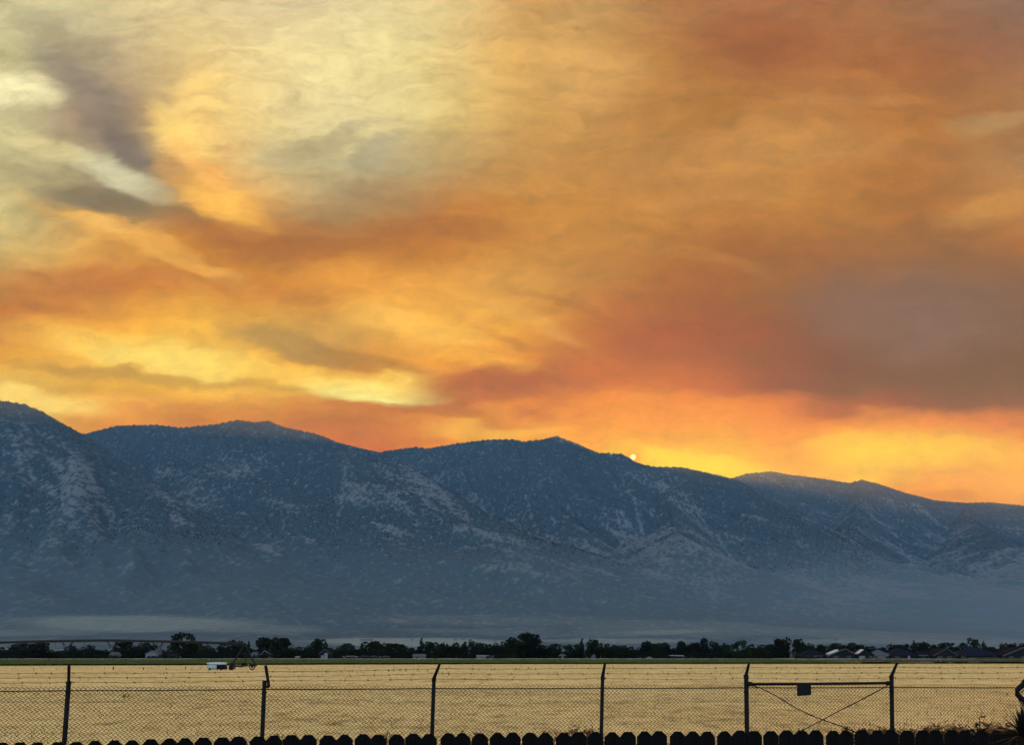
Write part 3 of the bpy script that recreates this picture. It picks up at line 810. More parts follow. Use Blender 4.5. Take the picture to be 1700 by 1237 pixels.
# low shrubs that close the gaps under the crowns
def hedge():
    nr = np.random.default_rng(31); n = 70000
    x = nr.uniform(-225, 225, n); y = np.where(x > 115, nr.uniform(384, 392, n), nr.uniform(369, 380, n))
    lim = 1.8 + 4.4 * fbm(x / 7, x * 0 + 1, 4, 14)
    z = nr.uniform(0, 1, n) ** 1.2 * lim
    a = nr.uniform(0, 6.28, n); s = nr.uniform(.12, .3, n); b = nr.uniform(-1, 1, n)
    V = np.zeros((n, 3, 3), np.float32)
    for k in range(3):
        V[:, k, 0] = x + s * np.cos(a + k * 2.1); V[:, k, 1] = y + s * np.sin(a + k * 2.1) * b; V[:, k, 2] = z + s * np.sin(a * 3 + k * 2.1)
    # lower scrub in front of the buildings
    m = 34000; x2 = nr.uniform(-225, 120, m); y2 = nr.uniform(344, 349, m); g2 = fbm(x2 / 6, x2 * 0 + 3, 4, 15)
    keep = g2 > .47; x2, y2, g2 = x2[keep], y2[keep], g2[keep]; m = len(x2)
    z2 = .9 + nr.uniform(0, 1, m) ** 1.1 * (.3 + 5.0 * (g2 - .45)); a2 = nr.uniform(0, 6.28, m); s2 = nr.uniform(.1, .24, m); b2 = nr.uniform(-1, 1, m)
    V2 = np.zeros((m, 3, 3), np.float32)
    for k in range(3):
        V2[:, k, 0] = x2 + s2 * np.cos(a2 + k * 2.1); V2[:, k, 1] = y2 + s2 * np.sin(a2 + k * 2.1) * b2; V2[:, k, 2] = z2 + s2 * np.sin(a2 * 3 + k * 2.1)
    V = np.concatenate([V, V2]); n = n + m
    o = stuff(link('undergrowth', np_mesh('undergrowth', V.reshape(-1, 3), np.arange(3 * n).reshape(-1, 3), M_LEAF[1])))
    tag(o, 'dark undergrowth filling the gaps beneath the far trees', 'shrubs')
hedge()

# ---------------------------------------------------------------- houses at the far side
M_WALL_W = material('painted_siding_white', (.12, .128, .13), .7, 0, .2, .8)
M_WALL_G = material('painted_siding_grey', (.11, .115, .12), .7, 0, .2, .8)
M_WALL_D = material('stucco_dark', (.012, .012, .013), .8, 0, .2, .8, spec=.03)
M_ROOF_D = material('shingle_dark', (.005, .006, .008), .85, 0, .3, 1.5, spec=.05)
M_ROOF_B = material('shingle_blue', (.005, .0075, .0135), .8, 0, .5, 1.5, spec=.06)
M_ROOF_G = material('shingle_grey', (.055, .06, .065), .8, 0, .2, 1.5)
M_TRIM = material('trim_paint', (.15, .15, .147), .6, 0, .06, 2)
M_TRIM_D = material('trim_dark', (.085, .08, .075), .6, 0, .1, 2)
M_GLINT = material('roof_sky_glint', (.55, .46, .41), .45, .2, .06, 2, spec=.5)  # pinkish sky reflection painted into the base colour
M_PANE = material('window_glass', (.02, .025, .03), .2, 0, .1, 1, spec=.4)
M_DOOR = material('door_paint', (.16, .12, .10), .6, 0, .1, 2)

def house(name, label, u0, u1, eave_v, ridge_v, Yd, form, wall, roof, trim=None, depth=9.0, windows=(), doors=(), peak=.5, chimney=None, roof_glint=None, base=0.0, group=None, garage=None):
    x0 = at(u0, eave_v, Yd)[0]; x1 = at(u1, eave_v, Yd)[0]; w = x1 - x0; cx = (x0 + x1) / 2
    ze = at(u0, eave_v, Yd)[2] - base; zr = at(u0, ridge_v, Yd)[2] - base
    t = thing(name, label, 'house' if 'house' in name else name.split('_')[-1], (cx, Yd, base), 0, group)
    hw = w / 2; ov = .35
    wl = MB()
    if form == 'front':     # gable towards the camera, ridge runs away
        px = -hw + w * peak
        wl.prism([(-hw + ov, -.3), (hw - ov, -.3), (hw - ov, ze), (px, zr - .25), (-hw + ov, ze)], 0, depth)
        wl.build('wall', wall, t)
        rf = MB(); th = .18
        rf.prism([(-hw, ze - .12), (px, zr - th), (px, zr), (-hw, ze + th - .08)], -.4, depth + .4)
        rf.prism([(px, zr - th), (hw, ze - .12), (hw, ze + th - .08), (px, zr)], -.4, depth + .4)
        ro = rf.build('roof', roof, t)
        if trim:
            for a, b in (((-hw, ze), (px, zr)), ((px, zr), (hw, ze))):
                MB().prism([(a[0], a[1] - .26), (b[0], b[1] - .30), (b[0], b[1] + .0), (a[0], a[1] + .04)], -.47, -.403).build('fascia', trim, ro)
    else:
        wl.box((0, depth / 2, (ze - .3) / 2), (w - 2 * ov, depth - 2 * ov, ze + .3)); wl.build('wall', wall, t)
        ri = hw * .95 if form == 'side' else max(.4, hw - depth * .5)
        my = depth / 2
        rf = MB().add([(-hw, -.2, ze), (hw, -.2, ze), (hw, depth + .2, ze), (-hw, depth + .2, ze), (-ri, my, zr), (ri, my, zr)],
                      [(0, 1, 5, 4), (2, 3, 4, 5), (1, 2, 5), (3, 0, 4), (3, 2, 1, 0)])
        ro = rf.build('roof', roof, t)
        if trim:
            MB().box((0, -.23, ze - .08), (w, .05, .2)).build('fascia', trim, ro)
    if roof_glint:
        a, b = roof_glint     # fractions along x and up the slope: sky reflection painted as a pale panel
        if form == 'front':
            px = -hw + w * peak
            def P(f, off):
                return (-hw + (px + hw) * f, ze + (zr - ze) * f + off)
            p, q = P(a[0], .24), P(a[1], .24)
            MB().add([(p[0], -.3, p[1]), (p[0], 3.2, p[1]), (q[0], 3.2, q[1]), (q[0], -.3, q[1]), (p[0], -.3, p[1] + b), (p[0], 3.2, p[1] + b), (q[0], 3.2, q[1] + b), (q[0], -.3, q[1] + b)],
                     [(0, 1, 2, 3), (7, 6, 5, 4), (0, 3, 7, 4), (3, 2, 6, 7), (2, 1, 5, 6), (1, 0, 4, 5)]).build('glint_panel', M_GLINT, ro)
    if chimney is not None:
        MB().box((-hw + w * chimney, depth * .4, zr), (.6, .6, 1.1)).build('chimney', M_WALL_D, ro)
    for (f, z, ww, hh) in windows:
        xx = -hw + w * f
        wo = MB().box((xx, -.03 + (ov if form != 'front' else 0), z), (ww + .16, .06, hh + .16)).build('window', M_TRIM_D, t)
        MB().box((xx, -.075 + (ov if form != 'front' else 0), z), (ww, .03, hh)).build('pane', M_PANE, wo)
    for (f, ww, hh, mat) in doors:
        xx = -hw + w * f
        do = MB().box((xx, -.035 + (ov if form != 'front' else 0), hh / 2), (ww, .07, hh)).build('door', mat, t)
        MB().box((xx + ww * .35, -.09 + (ov if form != 'front' else 0), hh * .45), (.08, .04, .08)).build('handle', M_STEEL, do)
    return t

W2 = [(.22, 1.3, 1.4, 1.0), (.75, 1.3, 1.4, 1.0)]
GH = 'houses along the far side of the field'
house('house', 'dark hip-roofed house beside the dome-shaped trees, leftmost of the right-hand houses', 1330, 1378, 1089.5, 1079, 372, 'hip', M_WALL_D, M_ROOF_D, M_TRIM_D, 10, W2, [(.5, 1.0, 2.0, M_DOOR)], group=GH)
house('house', 'dark house whose long roof edge carries a wide pinkish panel painted as sky glint', 1372, 1426, 1090, 1077.5, 368, 'front', M_WALL_D, M_ROOF_D, M_TRIM_D, 11, [(.3, 1.4, 1.6, 1.0), (.7, 1.4, 1.2, 1.0)], [], .58, None, ((.12, .62), .55), group=GH)
house('house', 'dark house with a thin glint painted along its slanting roof edge and white garage wall', 1422, 1452, 1089, 1078.5, 366, 'front', M_WALL_D, M_ROOF_D, None, 11, [(.8, 1.5, 1.0, .9)], [(.3, 2.4, 2.0, M_WALL_W)], .5, None, ((.15, .75), .35), group=GH)
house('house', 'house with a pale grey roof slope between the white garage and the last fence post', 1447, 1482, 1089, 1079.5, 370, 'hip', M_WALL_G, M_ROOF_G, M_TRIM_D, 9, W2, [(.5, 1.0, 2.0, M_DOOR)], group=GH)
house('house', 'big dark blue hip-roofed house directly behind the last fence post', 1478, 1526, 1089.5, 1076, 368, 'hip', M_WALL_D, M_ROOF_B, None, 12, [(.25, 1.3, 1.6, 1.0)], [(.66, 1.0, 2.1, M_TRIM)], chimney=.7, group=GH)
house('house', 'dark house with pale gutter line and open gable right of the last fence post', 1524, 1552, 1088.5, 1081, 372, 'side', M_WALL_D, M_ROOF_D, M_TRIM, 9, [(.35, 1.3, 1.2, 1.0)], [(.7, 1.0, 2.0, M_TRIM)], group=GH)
house('house', 'front-gabled house with thin pale roof edges and a pale eave line', 1548, 1590, 1089.5, 1077, 368, 'front', M_WALL_D, M_ROOF_D, M_ROOF_G, 11, [(.3, 1.3, 1.6, 1.0), (.68, 1.3, 1.6, 1.0)], [], .56, group=GH)
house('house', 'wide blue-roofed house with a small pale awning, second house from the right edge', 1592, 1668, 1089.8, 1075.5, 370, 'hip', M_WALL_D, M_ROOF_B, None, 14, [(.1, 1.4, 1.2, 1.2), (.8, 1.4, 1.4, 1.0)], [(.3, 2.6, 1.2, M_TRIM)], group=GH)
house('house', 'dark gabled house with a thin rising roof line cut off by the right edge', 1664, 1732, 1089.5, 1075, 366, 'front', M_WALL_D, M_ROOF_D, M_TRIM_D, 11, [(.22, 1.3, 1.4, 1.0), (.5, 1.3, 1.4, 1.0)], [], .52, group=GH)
house('small_house', 'tiny white gabled house between hedge and big dome-shaped tree at far left', 181, 191, 1089, 1083, 362, 'front', M_WALL_G, M_ROOF_G, M_TRIM, 6, [(.5, 1.3, .8, 1.2)], [], group=GH)
house('house', 'pale grey-blue house with wide gable standing among trees left of the irrigation tower', 240, 263, 1086.5, 1080.5, 362, 'front', M_WALL_W, M_ROOF_G, None, 8, [(.3, 1.4, 1.0, 1.0), (.7, 1.4, 1.0, 1.0)], [], group=GH)
house('small_house', 'white cottage half hidden by dark trees below the tall loose tree', 275, 294, 1090.5, 1086, 362, 'side', M_WALL_G, M_ROOF_D, None, 6, [(.5, 1.2, 1.0, .9)], [], group=GH)
house('house', 'tall narrow white house with one dark window, just right of the irrigation tower', 416, 428, 1086, 1082.5, 362, 'front', M_WALL_W, M_ROOF_G, None, 7, [(.5, 2.4, 1.0, 1.0)], [], group=GH)
house('house', 'low blue-roofed house with a white gable edge behind the second fence post', 431, 456, 1089.5, 1080.5, 364, 'front', M_WALL_D, M_ROOF_B, M_TRIM, 9, [(.3, 1.3, 1.1, .9)], [(.75, 2.2, 1.7, M_TRIM)], .32, group=GH)
house('house', 'dark house with a pale outlined gable and white garage door right of second fence post', 529, 549, 1086.5, 1078.5, 364, 'front', M_WALL_D, M_ROOF_D, M_ROOF_G, 9, [], [(.3, 1.0, 2.2, M_TRIM), (.6, 1.5, 3.2, M_TRIM)], group=GH)
house('white_shed', 'small rounded white shed on the far field edge', 488, 496, 1092, 1090, 352, 'hip', M_WALL_W, M_TRIM, None, 4, [], [])
house('long_shed', 'shorter of two long low white sheds behind the green crop', 567, 592, 1092.2, 1089.7, 352, 'side', M_WALL_W, M_TRIM, None, 5, [], [])
house('long_shed', 'longer of two long low white sheds behind the green crop', 596, 646, 1092.2, 1089.7, 353, 'side', M_WALL_W, M_TRIM, None, 5, [], [])
house('small_house', 'small pale house nearly buried in trees left of the third fence post', 684, 706, 1090.5, 1086.5, 358, 'side', M_WALL_G, M_ROOF_G, None, 6, [(.4, 1.2, 1.0, .9)], [], group=GH)
house('barn', 'low white barn under dark trees left of the tallest tree clump', 790, 821, 1090.5, 1088.5, 356, 'side', M_WALL_W, M_TRIM, None, 7, [(.3, .9, .8, .7)], [(.8, 1.6, 1.5, M_TRIM_D)])
house('small_house', 'small house with pale grey roof right of the tallest tree clump', 927, 941, 1090, 1086.5, 360, 'hip', M_WALL_D, M_ROOF_G, None, 6, [], [(.5, .9, 1.8, M_DOOR)], group=GH)
house('small_house', 'little white outbuilding seen between trunks beside the fourth fence post', 982, 990, 1090, 1085.5, 360, 'front', M_WALL_W, M_ROOF_D, None, 5, [(.5, 1.2, .8, .8)], [], group=GH)
house('small_shed', 'tan shed standing before the dark trees left of the parked trailer', 1075, 1084, 1093.5, 1090.5, 350, 'front', material('tan_board', (.30, .24, .16), .8), M_ROOF_G, None, 4, [], [(.5, .9, .8, M_DOOR)])
house('carport', 'low carport with pale flat roof beside the white trailer', 1114, 1136, 1089.6, 1088.4, 352, 'side', M_WALL_D, M_TRIM, M_TRIM, 5, [(.3, 1.3, 2.0, .8)], [])
house('small_shed', 'small pale shed on the field edge left of the gate', 1187, 1193, 1093.5, 1091, 348, 'front', M_WALL_G, M_TRIM, None, 3, [], [(.5, .7, .8, M_DOOR)])

def trailer():
    x0 = at(1136, 1092, 350)[0]; x1 = at(1152, 1092, 350)[0]; w = x1 - x0
    t = thing('travel_trailer', 'white boxy travel trailer parked under the dark trees', 'trailer', ((x0 + x1) / 2, 350, 0))
    z0, z1 = .5, 1.75
    MB().prism([(-w / 2, z0), (w / 2, z0), (w / 2, z1 - .3), (w / 2 - .3, z1), (-w / 2 + .3, z1), (-w / 2, z1 - .3)], 0, 2.3).build('body', M_WALL_W, t)
    for s in (-.35, .25):
        wo = MB().box((w * s, -.02, 1.25), (.8, .05, .45)).build('window', M_TRIM_D, t); MB().box((w * s, -.055, 1.25), (.66, .03, .33)).build('pane', M_PANE, wo)
    for s in (-.1, .12):
        MB().path([(w * s, -.05, .32), (w * s, .2, .32)], .32, 12).build('wheel', M_STEEL, t)
trailer()

# specks of roofs and barns far out in the valley
FAR = [(1250, 1058.5, 9, 'white barn far out in the valley below the rocky hill', 2100), (1389, 1060.5, 7, 'white barn far out in the valley above the right-hand houses', 2000),
       (609, 1061.5, 26, 'long pale barn roof in the far pasture right of the second post', 1900), (756, 1060.5, 6, 'left of two small white barns in the far pasture', 1900),
       (768, 1060, 8, 'right of two small white barns in the far pasture', 1920), (684, 1061, 5, 'lone white speck of a barn above the small conifer', 1900),
       (822, 1063, 6, 'small white barn left of the tallest tree clump', 1850), (975, 1066, 10, 'long white roof just above the thin tree by the fourth post', 1500),
       (258, 1063.5, 16, 'long white barn roof left of the tall loose tree', 1500), (1205, 1062, 8, 'small pale barn behind trees left of the gate', 1700)]
for (u, v, wpx, lb, Yd) in FAR:
    x, _, z = at(u, v, Yd); w = wpx * .8 * Yd / F
    t = thing('distant_barn', lb, 'barn', (x, Yd, z - 3.0), 0, 'specks of barns in the far valley')
    MB().box((0, 4, 0), (w, 8, 3.0)).build('wall', M_WALL_W, t)
    MB().prism([(-w / 2 - .3, 1.4), (w / 2 + .3, 1.4), (w / 2 - .6, 2.8), (-w / 2 + .6, 2.8)], -.3, 8.3).build('roof', M_WALL_W, t)

# ---------------------------------------------------------------- irrigation machine, tank, pump
def irrigation():
    Yd = 144.0
    M_GALV = material('galvanised_pipe', (.012, .014, .012), .6, .1, .3, 2, spec=.15)
    xt, _, zt = at(406, 1069, Yd)
    t = thing('irrigation_tower', 'centre-pivot sprinkler machine with long arched pipe and A-frame wheel tower', 'sprinkler', (xt, Yd, 0))
    def loc(u, v, dy=0.0):
        p = at(u, v, Yd); return (p[0] - xt, dy, p[2])
    top = [(406, 1069.2), (360, 1068), (320, 1067), (280, 1065.8), (240, 1065), (200, 1064.2), (170, 1064), (130, 1064.4), (90, 1065.2), (50, 1066), (0, 1067.5), (-60, 1069.5), (-120, 1071.5)]
    pipe = MB().path([loc(*p) for p in top], .21, 10).build('pipe', M_GALV, t, True)
    def top_v(u): return float(np.interp(u, [p[0] for p in top[::-1]], [p[1] for p in top[::-1]]))
    Vs = [337, 262, 187, 112, 37, -38]
    for u in Vs:
        for s in (-1, 1):
            for dy in (-.5, .5):
                MB().path([loc(u + s * 9, top_v(u) + .8), loc(u + s * 2.0, top_v(u) + 13, dy)], .06, 5).build('truss_strut', M_GALV, t)
    for dy in (-.5, .5):
        pts = [loc(404, 1072)] + [loc(u, top_v(u) + 13, dy) for u in Vs] + [loc(-118, 1073)]
        MB().path(pts, .016, 4).build('truss_rod', M_GALV, t)
    for k, u in enumerate(range(20, 400, 24)):
        tv = top_v(u)
        b = MB().path([loc(u, tv), loc(u + .3, tv + 9 + (k % 3) * 1.5)], .018, 4).build('drop_hose', M_STEEL, t)
    # tower: A-frame legs, base beam, wheels, gear box, control box
    apex = (0.15, 0, zt)
    fl = loc(384, 1109.5, 0); fr = loc(424.5, 1111.5, 0)
    for f in (fl, fr):
        for dy in (-.35, .35):
            MB().path([(apex[0], dy * .3, apex[2]), (f[0], dy, .62)], .075, 6).build('leg', M_GALV, t)
    MB().box(((fl[0] + fr[0]) / 2, 0, .66), (fr[0] - fl[0] + .3, .2, .2)).build('base_beam', M_STEEL, t)
    for zz in (.45, .7):
        a = apex[2] - (apex[2] - .62) * zz
        MB().path([(apex[0] + (fl[0] - apex[0]) * zz, 0, a), (apex[0] + (fr[0] - apex[0]) * zz, 0, a)], .035, 5).build('brace', M_GALV, t)
    MB().path([(fl[0], 0, .7), (apex[0] + (fr[0] - apex[0]) * .6, 0, apex[2] * .5)], .03, 5).build('brace', M_GALV, t)
    for sx in (fl[0] + .15, fr[0] - .5):
        w = MB(); pts = []
        for k in range(17):
            a = 2 * math.pi * k / 16; pts.append((sx + .40 * math.cos(a), -.28, .46 + .40 * math.sin(a)))
        wh = w.path(pts, .085, 8, False).build('wheel', M_STEEL, t, True)
        MB().path([(sx, -.36, .46), (sx, -.2, .46)], .14, 10).build('hub', M_GALV, wh)
        for k in range(5):
            a = 2 * math.pi * k / 5
            MB().path([(sx, -.28, .46), (sx + .36 * math.cos(a), -.28, .46 + .36 * math.sin(a))], .035, 4).build('spoke', M_GALV, wh)
    MB().box(((fl[0] + fr[0]) / 2 + .1, -.1, .98), (.75, .5, .42)).build('gear_motor', M_STEEL, t)
    MB().box((apex[0] + .25, -.25, 2.55), (.5, .25, .75)).build('control_box', M_STEEL, t)
    MB().path([(apex[0], -.1, zt), (apex[0] + .1, -.15, 1.2)], .05, 6).build('riser_pipe', M_STEEL, t)
irrigation()

def tank():
    Yd = 143.0
    x0 = at(344.5, 1113, Yd)[0]; x1 = at(375, 1113, Yd)[0]; w = x1 - x0
    t = thing('tank_trailer', 'low white rounded tank trailer with a dark open rear beside the sprinkler tower', 'trailer', (x0, Yd, 0))
    M_T = material('white_plastic', (.24, .31, .33), .5, 0, .06, 2); M_T2 = material('cream_lid', (.40, .41, .36), .5, 0, .06, 2)
    # lower shell with bulged nose
    def shell(x_a, x_b, z_a, z_b, mat, name, nose):
        b = MB(); n = 14; prof = []
        for k in range(9):
            f = k / 8; xx = x_a + (x_b - x_a) * f
            s = 1.0 if not nose else (.55 + .45 * math.sin(min(1, f * 2.6) * math.pi / 2))
            prof.append((xx, s))
        vs = []; fs = []
        for (xx, s) in prof:
            for k in range(n):
                a = 2 * math.pi * k / n
                c, d = math.cos(a), math.sin(a)
                yy = math.copysign(abs(c) ** .6, c) * .75 * s; zz = (z_a + z_b) / 2 + math.copysign(abs(d) ** .6, d) * (z_b - z_a) / 2 * s
                vs.append((xx, yy, zz))
        for i in range(len(prof) - 1):
            for k in range(n):
                fs.append((i * n + k, i * n + (k + 1) % n, (i + 1) * n + (k + 1) % n, (i + 1) * n + k))
        fs.append(tuple(range(n - 1, -1, -1))); fs.append(tuple(range((len(prof) - 1) * n, len(prof) * n)))
        return b.add(vs, fs).build(name, mat, t, True)
    shell(0.02, w * .56, .12, .92, M_T, 'tank_shell', True)
    shell(-.03, w, .84, 1.28, M_T2, 'lid', True)
    MB().box((w * .77, 0, .50), (w * .44, 1.3, .76)).build('rear_frame', M_STEEL, t)
    for sx in (.2, .82):
        wh = MB().path([(w * sx, -.80, .18), (w * sx, -.66, .18)], .18, 12).build('wheel', M_STEEL, t)
        MB().path([(w * sx, -.83, .18), (w * sx, -.78, .18)], .07, 8).build('hub', M_STEEL, wh)
    MB().path([(w, 0, .3), (w + .8, 0, .3)], .05, 6).build('drawbar', M_STEEL, t)
    # pump beside it
    px = at(384, 1110, Yd)[0]
    p = thing('pump_unit', 'small dark pump with upright pipe and hose hoop between tank and tower', 'pump', (px, Yd, 0))
    MB().box((0, 0, .45), (.5, .5, .8)).build('pump_body', M_STEEL, p)
    MB().path([(.02, 0, .8), (.02, 0, 1.25)], .09, 8).build('stand_pipe', M_STEEL, p)
    MB().path([(.6, 0, .1), (.6, 0, .9), (.66, 0, .98)], .07, 6).build('valve_post', M_STEEL, p)
    hoop = [(-.62 + .34 * math.cos(a), 0, .42 + .36 * math.sin(a)) for a in np.linspace(-.6, 3.9, 14)]
    MB().path(hoop, .045, 6).build('hose', M_TRIM_D, p)
    MB().path([(-.3, 0, .62), (1.9, 0, .5)], .05, 6).build('feed_pipe', M_STEEL, p)
tank()

# dark tufts scattered over the stubble
def tuft_mesh(seed, n=26):
    r = random.Random(seed); b = MB()
    for k in range(n):
        a = r.uniform(0, 6.28); l = r.uniform(.5, 1.0); t = r.uniform(.1, .9)
        dx, dy = math.cos(a), math.sin(a); w = r.uniform(.03, .06)
        px, py = -dy * w, dx * w
        p1 = (dx * .15 * t, dy * .15 * t, l * .5); p2 = (dx * .5 * t, dy * .5 * t, l * (1 - .3 * t))
        b.add([(px, py, -.05), (-px, -py, -.05), (p1[0] - px, p1[1] - py, p1[2]), (p1[0] + px, p1[1] + py, p1[2]), p2], [(0, 1, 2, 3), (3, 2, 4)])
    return b.mesh('tuft', M_WEED)
TUFTS = [tuft_mesh(s) for s in range(4)]
TP = [(60,1121,.5),(34,1120,.3),(188,1113,.8),(238,1113,.6),(276,1113,.5),(308,1112,.6),(272,1121,.4),(266,1120,.3),(195,1121,.3),(206,1160,.35),(213,1158,.22),(20,1112.5,.3),(55,1111.5,.3),
      (547,1116,.35),(567,1117,.4),(580,1117,.35),(645,1116,.55),(653,1115,.35),(674,1116,.6),(565,1131,.3),(745,1122,.5),(795,1114,.4),(816,1115,.4),(877,1112,.5),(862,1113,.4),(1035,1112,.3),(1378,1116,.3),(1672,1156,.3),(502,1117,.3),(710,1115,.4)]
counts = {}; TP.sort()
for i, (u, v, h) in enumerate(TP):
    d = ray(u, v); Yd = CAM_H / -d[2] * d[1]; r = random.Random(i)
    pl = place_word(u); k = counts[pl] = counts.get(pl, 0) + 1
    o = link('weed_tuft', r.choice(TUFTS), None, (d[0] / d[1] * Yd, Yd, -.03))
    o.scale = (h * 1.1, h * 1.1, h); o.rotation_euler = (0, 0, r.uniform(0, 6))
    tag(o, 'dark weed tuft in stubble, %s from left %s' % (ORD[k - 1], pl), 'weed', 'weed tufts scattered over the stubble')

# ---------------------------------------------------------------- chain-link fence with barbed wire
FM = (17.4 - 14.8) / 14.87; FY0 = 14.8 + 7.41 * FM
def fence_p(u, v, off=0.0):
    d = ray(u, v); k = d[0] / d[1]
    Yd = FY0 / (1 - FM * k) + off
    return (k * Yd, Yd, CAM_H + d[2] / d[1] * Yd)

POSTS = [  # bottom column at row 1230, top column, top row, arm tip, wire rows, mesh top row, radius
  dict(b=-232, t=-222, v=1137, tip=(-222, 1109), w=(1120, 1127, 1136), m=1143, r=.033),
  dict(b=107, t=114, v=1135, tip=(114.5, 1106.5), w=(1118, 1125.5, 1134), m=1141, r=.038),
  dict(b=435, t=439.3, v=1131, tip=(441, 1106), w=(1116, 1124.5, 1131), m=1139, r=.036),
  dict(b=717, t=720.5, v=1127, tip=(730.5, 1102), w=(1111, 1119, 1128), m=1138, r=.036),
  dict(b=998, t=1000.5, v=1124, tip=(1004.5, 1101.5), w=(1110, 1119, 1127.5), m=1137.5, r=.034),
  dict(b=1240.5, t=1238.6, v=1122, tip=(1243.5, 1102), w=(1109, 1118, 1127.5), m=1137, r=.042),
  dict(b=1481.5, t=1480, v=1123, tip=(1489.5, 1101), w=(1108.5, 1117.5, 1126.5), m=1136.5, r=.040),
  dict(b=1713, t=1711, v=1123, tip=(1722, 1101), w=(1108.5, 1117.5, 1126.5), m=1137.5, r=.036)]

def chain_fence():
    F0 = fence_p(850, 1200)
    t = thing('chain_link_fence', 'dark chain-link fence with angled posts and barbed wire strands across the field', 'fence', (F0[0], F0[1], 0))
    def L_(p): return (p[0] - F0[0], p[1] - F0[1], p[2])
    tops = []
    for i, P in enumerate(POSTS):
        top = fence_p(P['t'], P['v']); low = fence_p(P['b'], 1230)
        k = (low[2] + .05) / (top[2] - low[2])
        foot = tuple(low[j] - (top[j] - low[j]) * k for j in range(3))
        P['top'] = top; P['foot'] = foot
        post = MB().path([L_(foot), L_(top)], P['r'], 10).build('post', M_STEEL, t, True)
        tip = fence_p(P['tip'][0], P['tip'][1], -.12)
        if i == 2:      # this arm hangs on a bracket beside its post
            a0 = fence_p(446.3, 1142, -.03); a1 = fence_p(445.4, 1133, -.03)
            MB().path([L_(a0), L_(a1), L_(tip)], .026, 8).build('barb_arm', M_STEEL, post)
            c = L_(fence_p(443, 1141)); MB().box(c, (.07, .05, .045)).build('bracket', M_STEEL, post)
        elif i == 1:
            MB().path([L_(top), L_(tip)], .026, 8).build('barb_arm', M_STEEL, post)
            MB().path([L_(fence_p(P['t'], P['v'] + 1)), L_(fence_p(P['t'], P['v'] - 3))], .044, 10).build('post_cap', M_STEEL, post)
        else:
            MB().path([L_(top), L_(tip)], [.033, .022], 8).build('barb_arm', M_STEEL, post)
            MB().path([L_(fence_p(P['t'], P['v'] + 4)), L_(fence_p(P['t'], P['v'] - .5))], P['r'] + .006, 10).build('post_cap', M_STEEL, post)
        for vv in (1150, 1180, 1208):   # tie bands
            uu = P['t'] + (P['b'] - P['t']) * (vv - P['v']) / (1230 - P['v'])
            c = L_(fence_p(uu, vv)); MB().path([(c[0], c[1], c[2] - .012), (c[0], c[1], c[2] + .012)], P['r'] + .005, 8).build('tie_band', M_STEEL, post)
    M_WIRE = material('wire', (.012, .010, .006), .7, .1, .3, 20, spec=.15)
    # barbed strands
    for s in range(3):
        b = MB(); pts = []
        for i in range(len(POSTS) - 1):
            A = POSTS[i]; B = POSTS[i + 1]
            def arm(P, vv):
                f = (P['v'] - vv) / (P['v'] - P['tip'][1]); f = max(0, min(1, f))
                return P['t'] + (P['tip'][0] - P['t']) * f
            a = fence_p(arm(A, A['w'][s]), A['w'][s], -.05); c = fence_p(arm(B, B['w'][s]), B['w'][s], -.05)
            n = 14
            for k in range(n + (i == len(POSTS) - 2)):
                f = k / n; sag = -.012 * 4 * f * (1 - f) + .004 * math.sin(k * 2.3 + s)
                pts.append(L_(tuple(a[j] + (c[j] - a[j]) * f + (sag if j == 2 else 0) for j in range(3))))
        b.path(pts, .0042, 4)
        r = random.Random(s)
        for k in range(0, len(pts) - 1, 2):
            for q in (r.uniform(.05, .95),):
                p = [pts[k][j] + (pts[k + 1][j] - pts[k][j]) * q for j in range(3)]
                b.path([(p[0] - .012, p[1] + .01, p[2] - .018), (p[0] + .012, p[1] - .01, p[2] + .018)], .0035, 3)
                b.path([(p[0] + .012, p[1] + .01, p[2] - .018), (p[0] - .012, p[1] - .01, p[2] + .018)], .0035, 3)
        b.build('barbed_wire', M_WIRE, t)
    # woven mesh, one panel for each bay
    wd = .0735
    for i in range(len(POSTS) - 1):
        A = POSTS[i]; B = POSTS[i + 1]
        a = np.array(L_(fence_p(A['t'], A['m']))); c = np.array(L_(fence_p(B['t'], B['m'])))
        a2 = np.array([A['foot'][0] - F0[0], A['foot'][1] - F0[1], 0.02]); c2 = np.array([B['foot'][0] - F0[0], B['foot'][1] - F0[1], 0.02])
        Lb = float(np.linalg.norm((c - a)[:2])); nw = int(round(Lb / wd)); nz = int(round(1.9 / wd)) * 2
        fr = np.random.default_rng(40 + i)
        S = []; E = []
        kk = np.arange(nz + 1)
        for w in range(nw):
            uu = (w + (kk % 2)) / nw
            zz = kk / nz + (0.004 * np.sin(w * .37 + kk * .09))
            uu = uu + .0012 * np.sin(kk * .21 + w * .13) 
            top_z = a[None] + (c - a)[None] * uu[:, None]; bot = a2[None] + (c2 - a2)[None] * uu[:, None]
            p = bot + (top_z - bot) * zz[:, None]
            p[:, 1] += .006 * ((kk % 2) * 2 - 1) + .015 * np.sin(w * .11 + kk * .07)
            S.append(p[:-1]); E.append(p[1:])
        S = np.concatenate(S); E = np.concatenate(E); n = len(S)
        d = E - S; d /= np.linalg.norm(d, axis=1)[:, None]
        e1 = np.cross(d, np.array([0, 1.0, 0])); e1 /= np.linalg.norm(e1, axis=1)[:, None]; e2 = np.cross(d, e1)
        rad = .0050; V = np.zeros((n, 6, 3), np.float32)
        for k in range(3):
            o = (e1 * math.cos(k * 2.094) + e2 * math.sin(k * 2.094)) * rad
            V[:, k] = S + o; V[:, 3 + k] = E + o
        ofs = (np.arange(n) * 6)[:, None]
        Q = np.stack([np.concatenate([ofs + k, ofs + (k + 1) % 3, ofs + 3 + (k + 1) % 3, ofs + 3 + k], 1) for k in range(3)], 1).reshape(-1, 4)
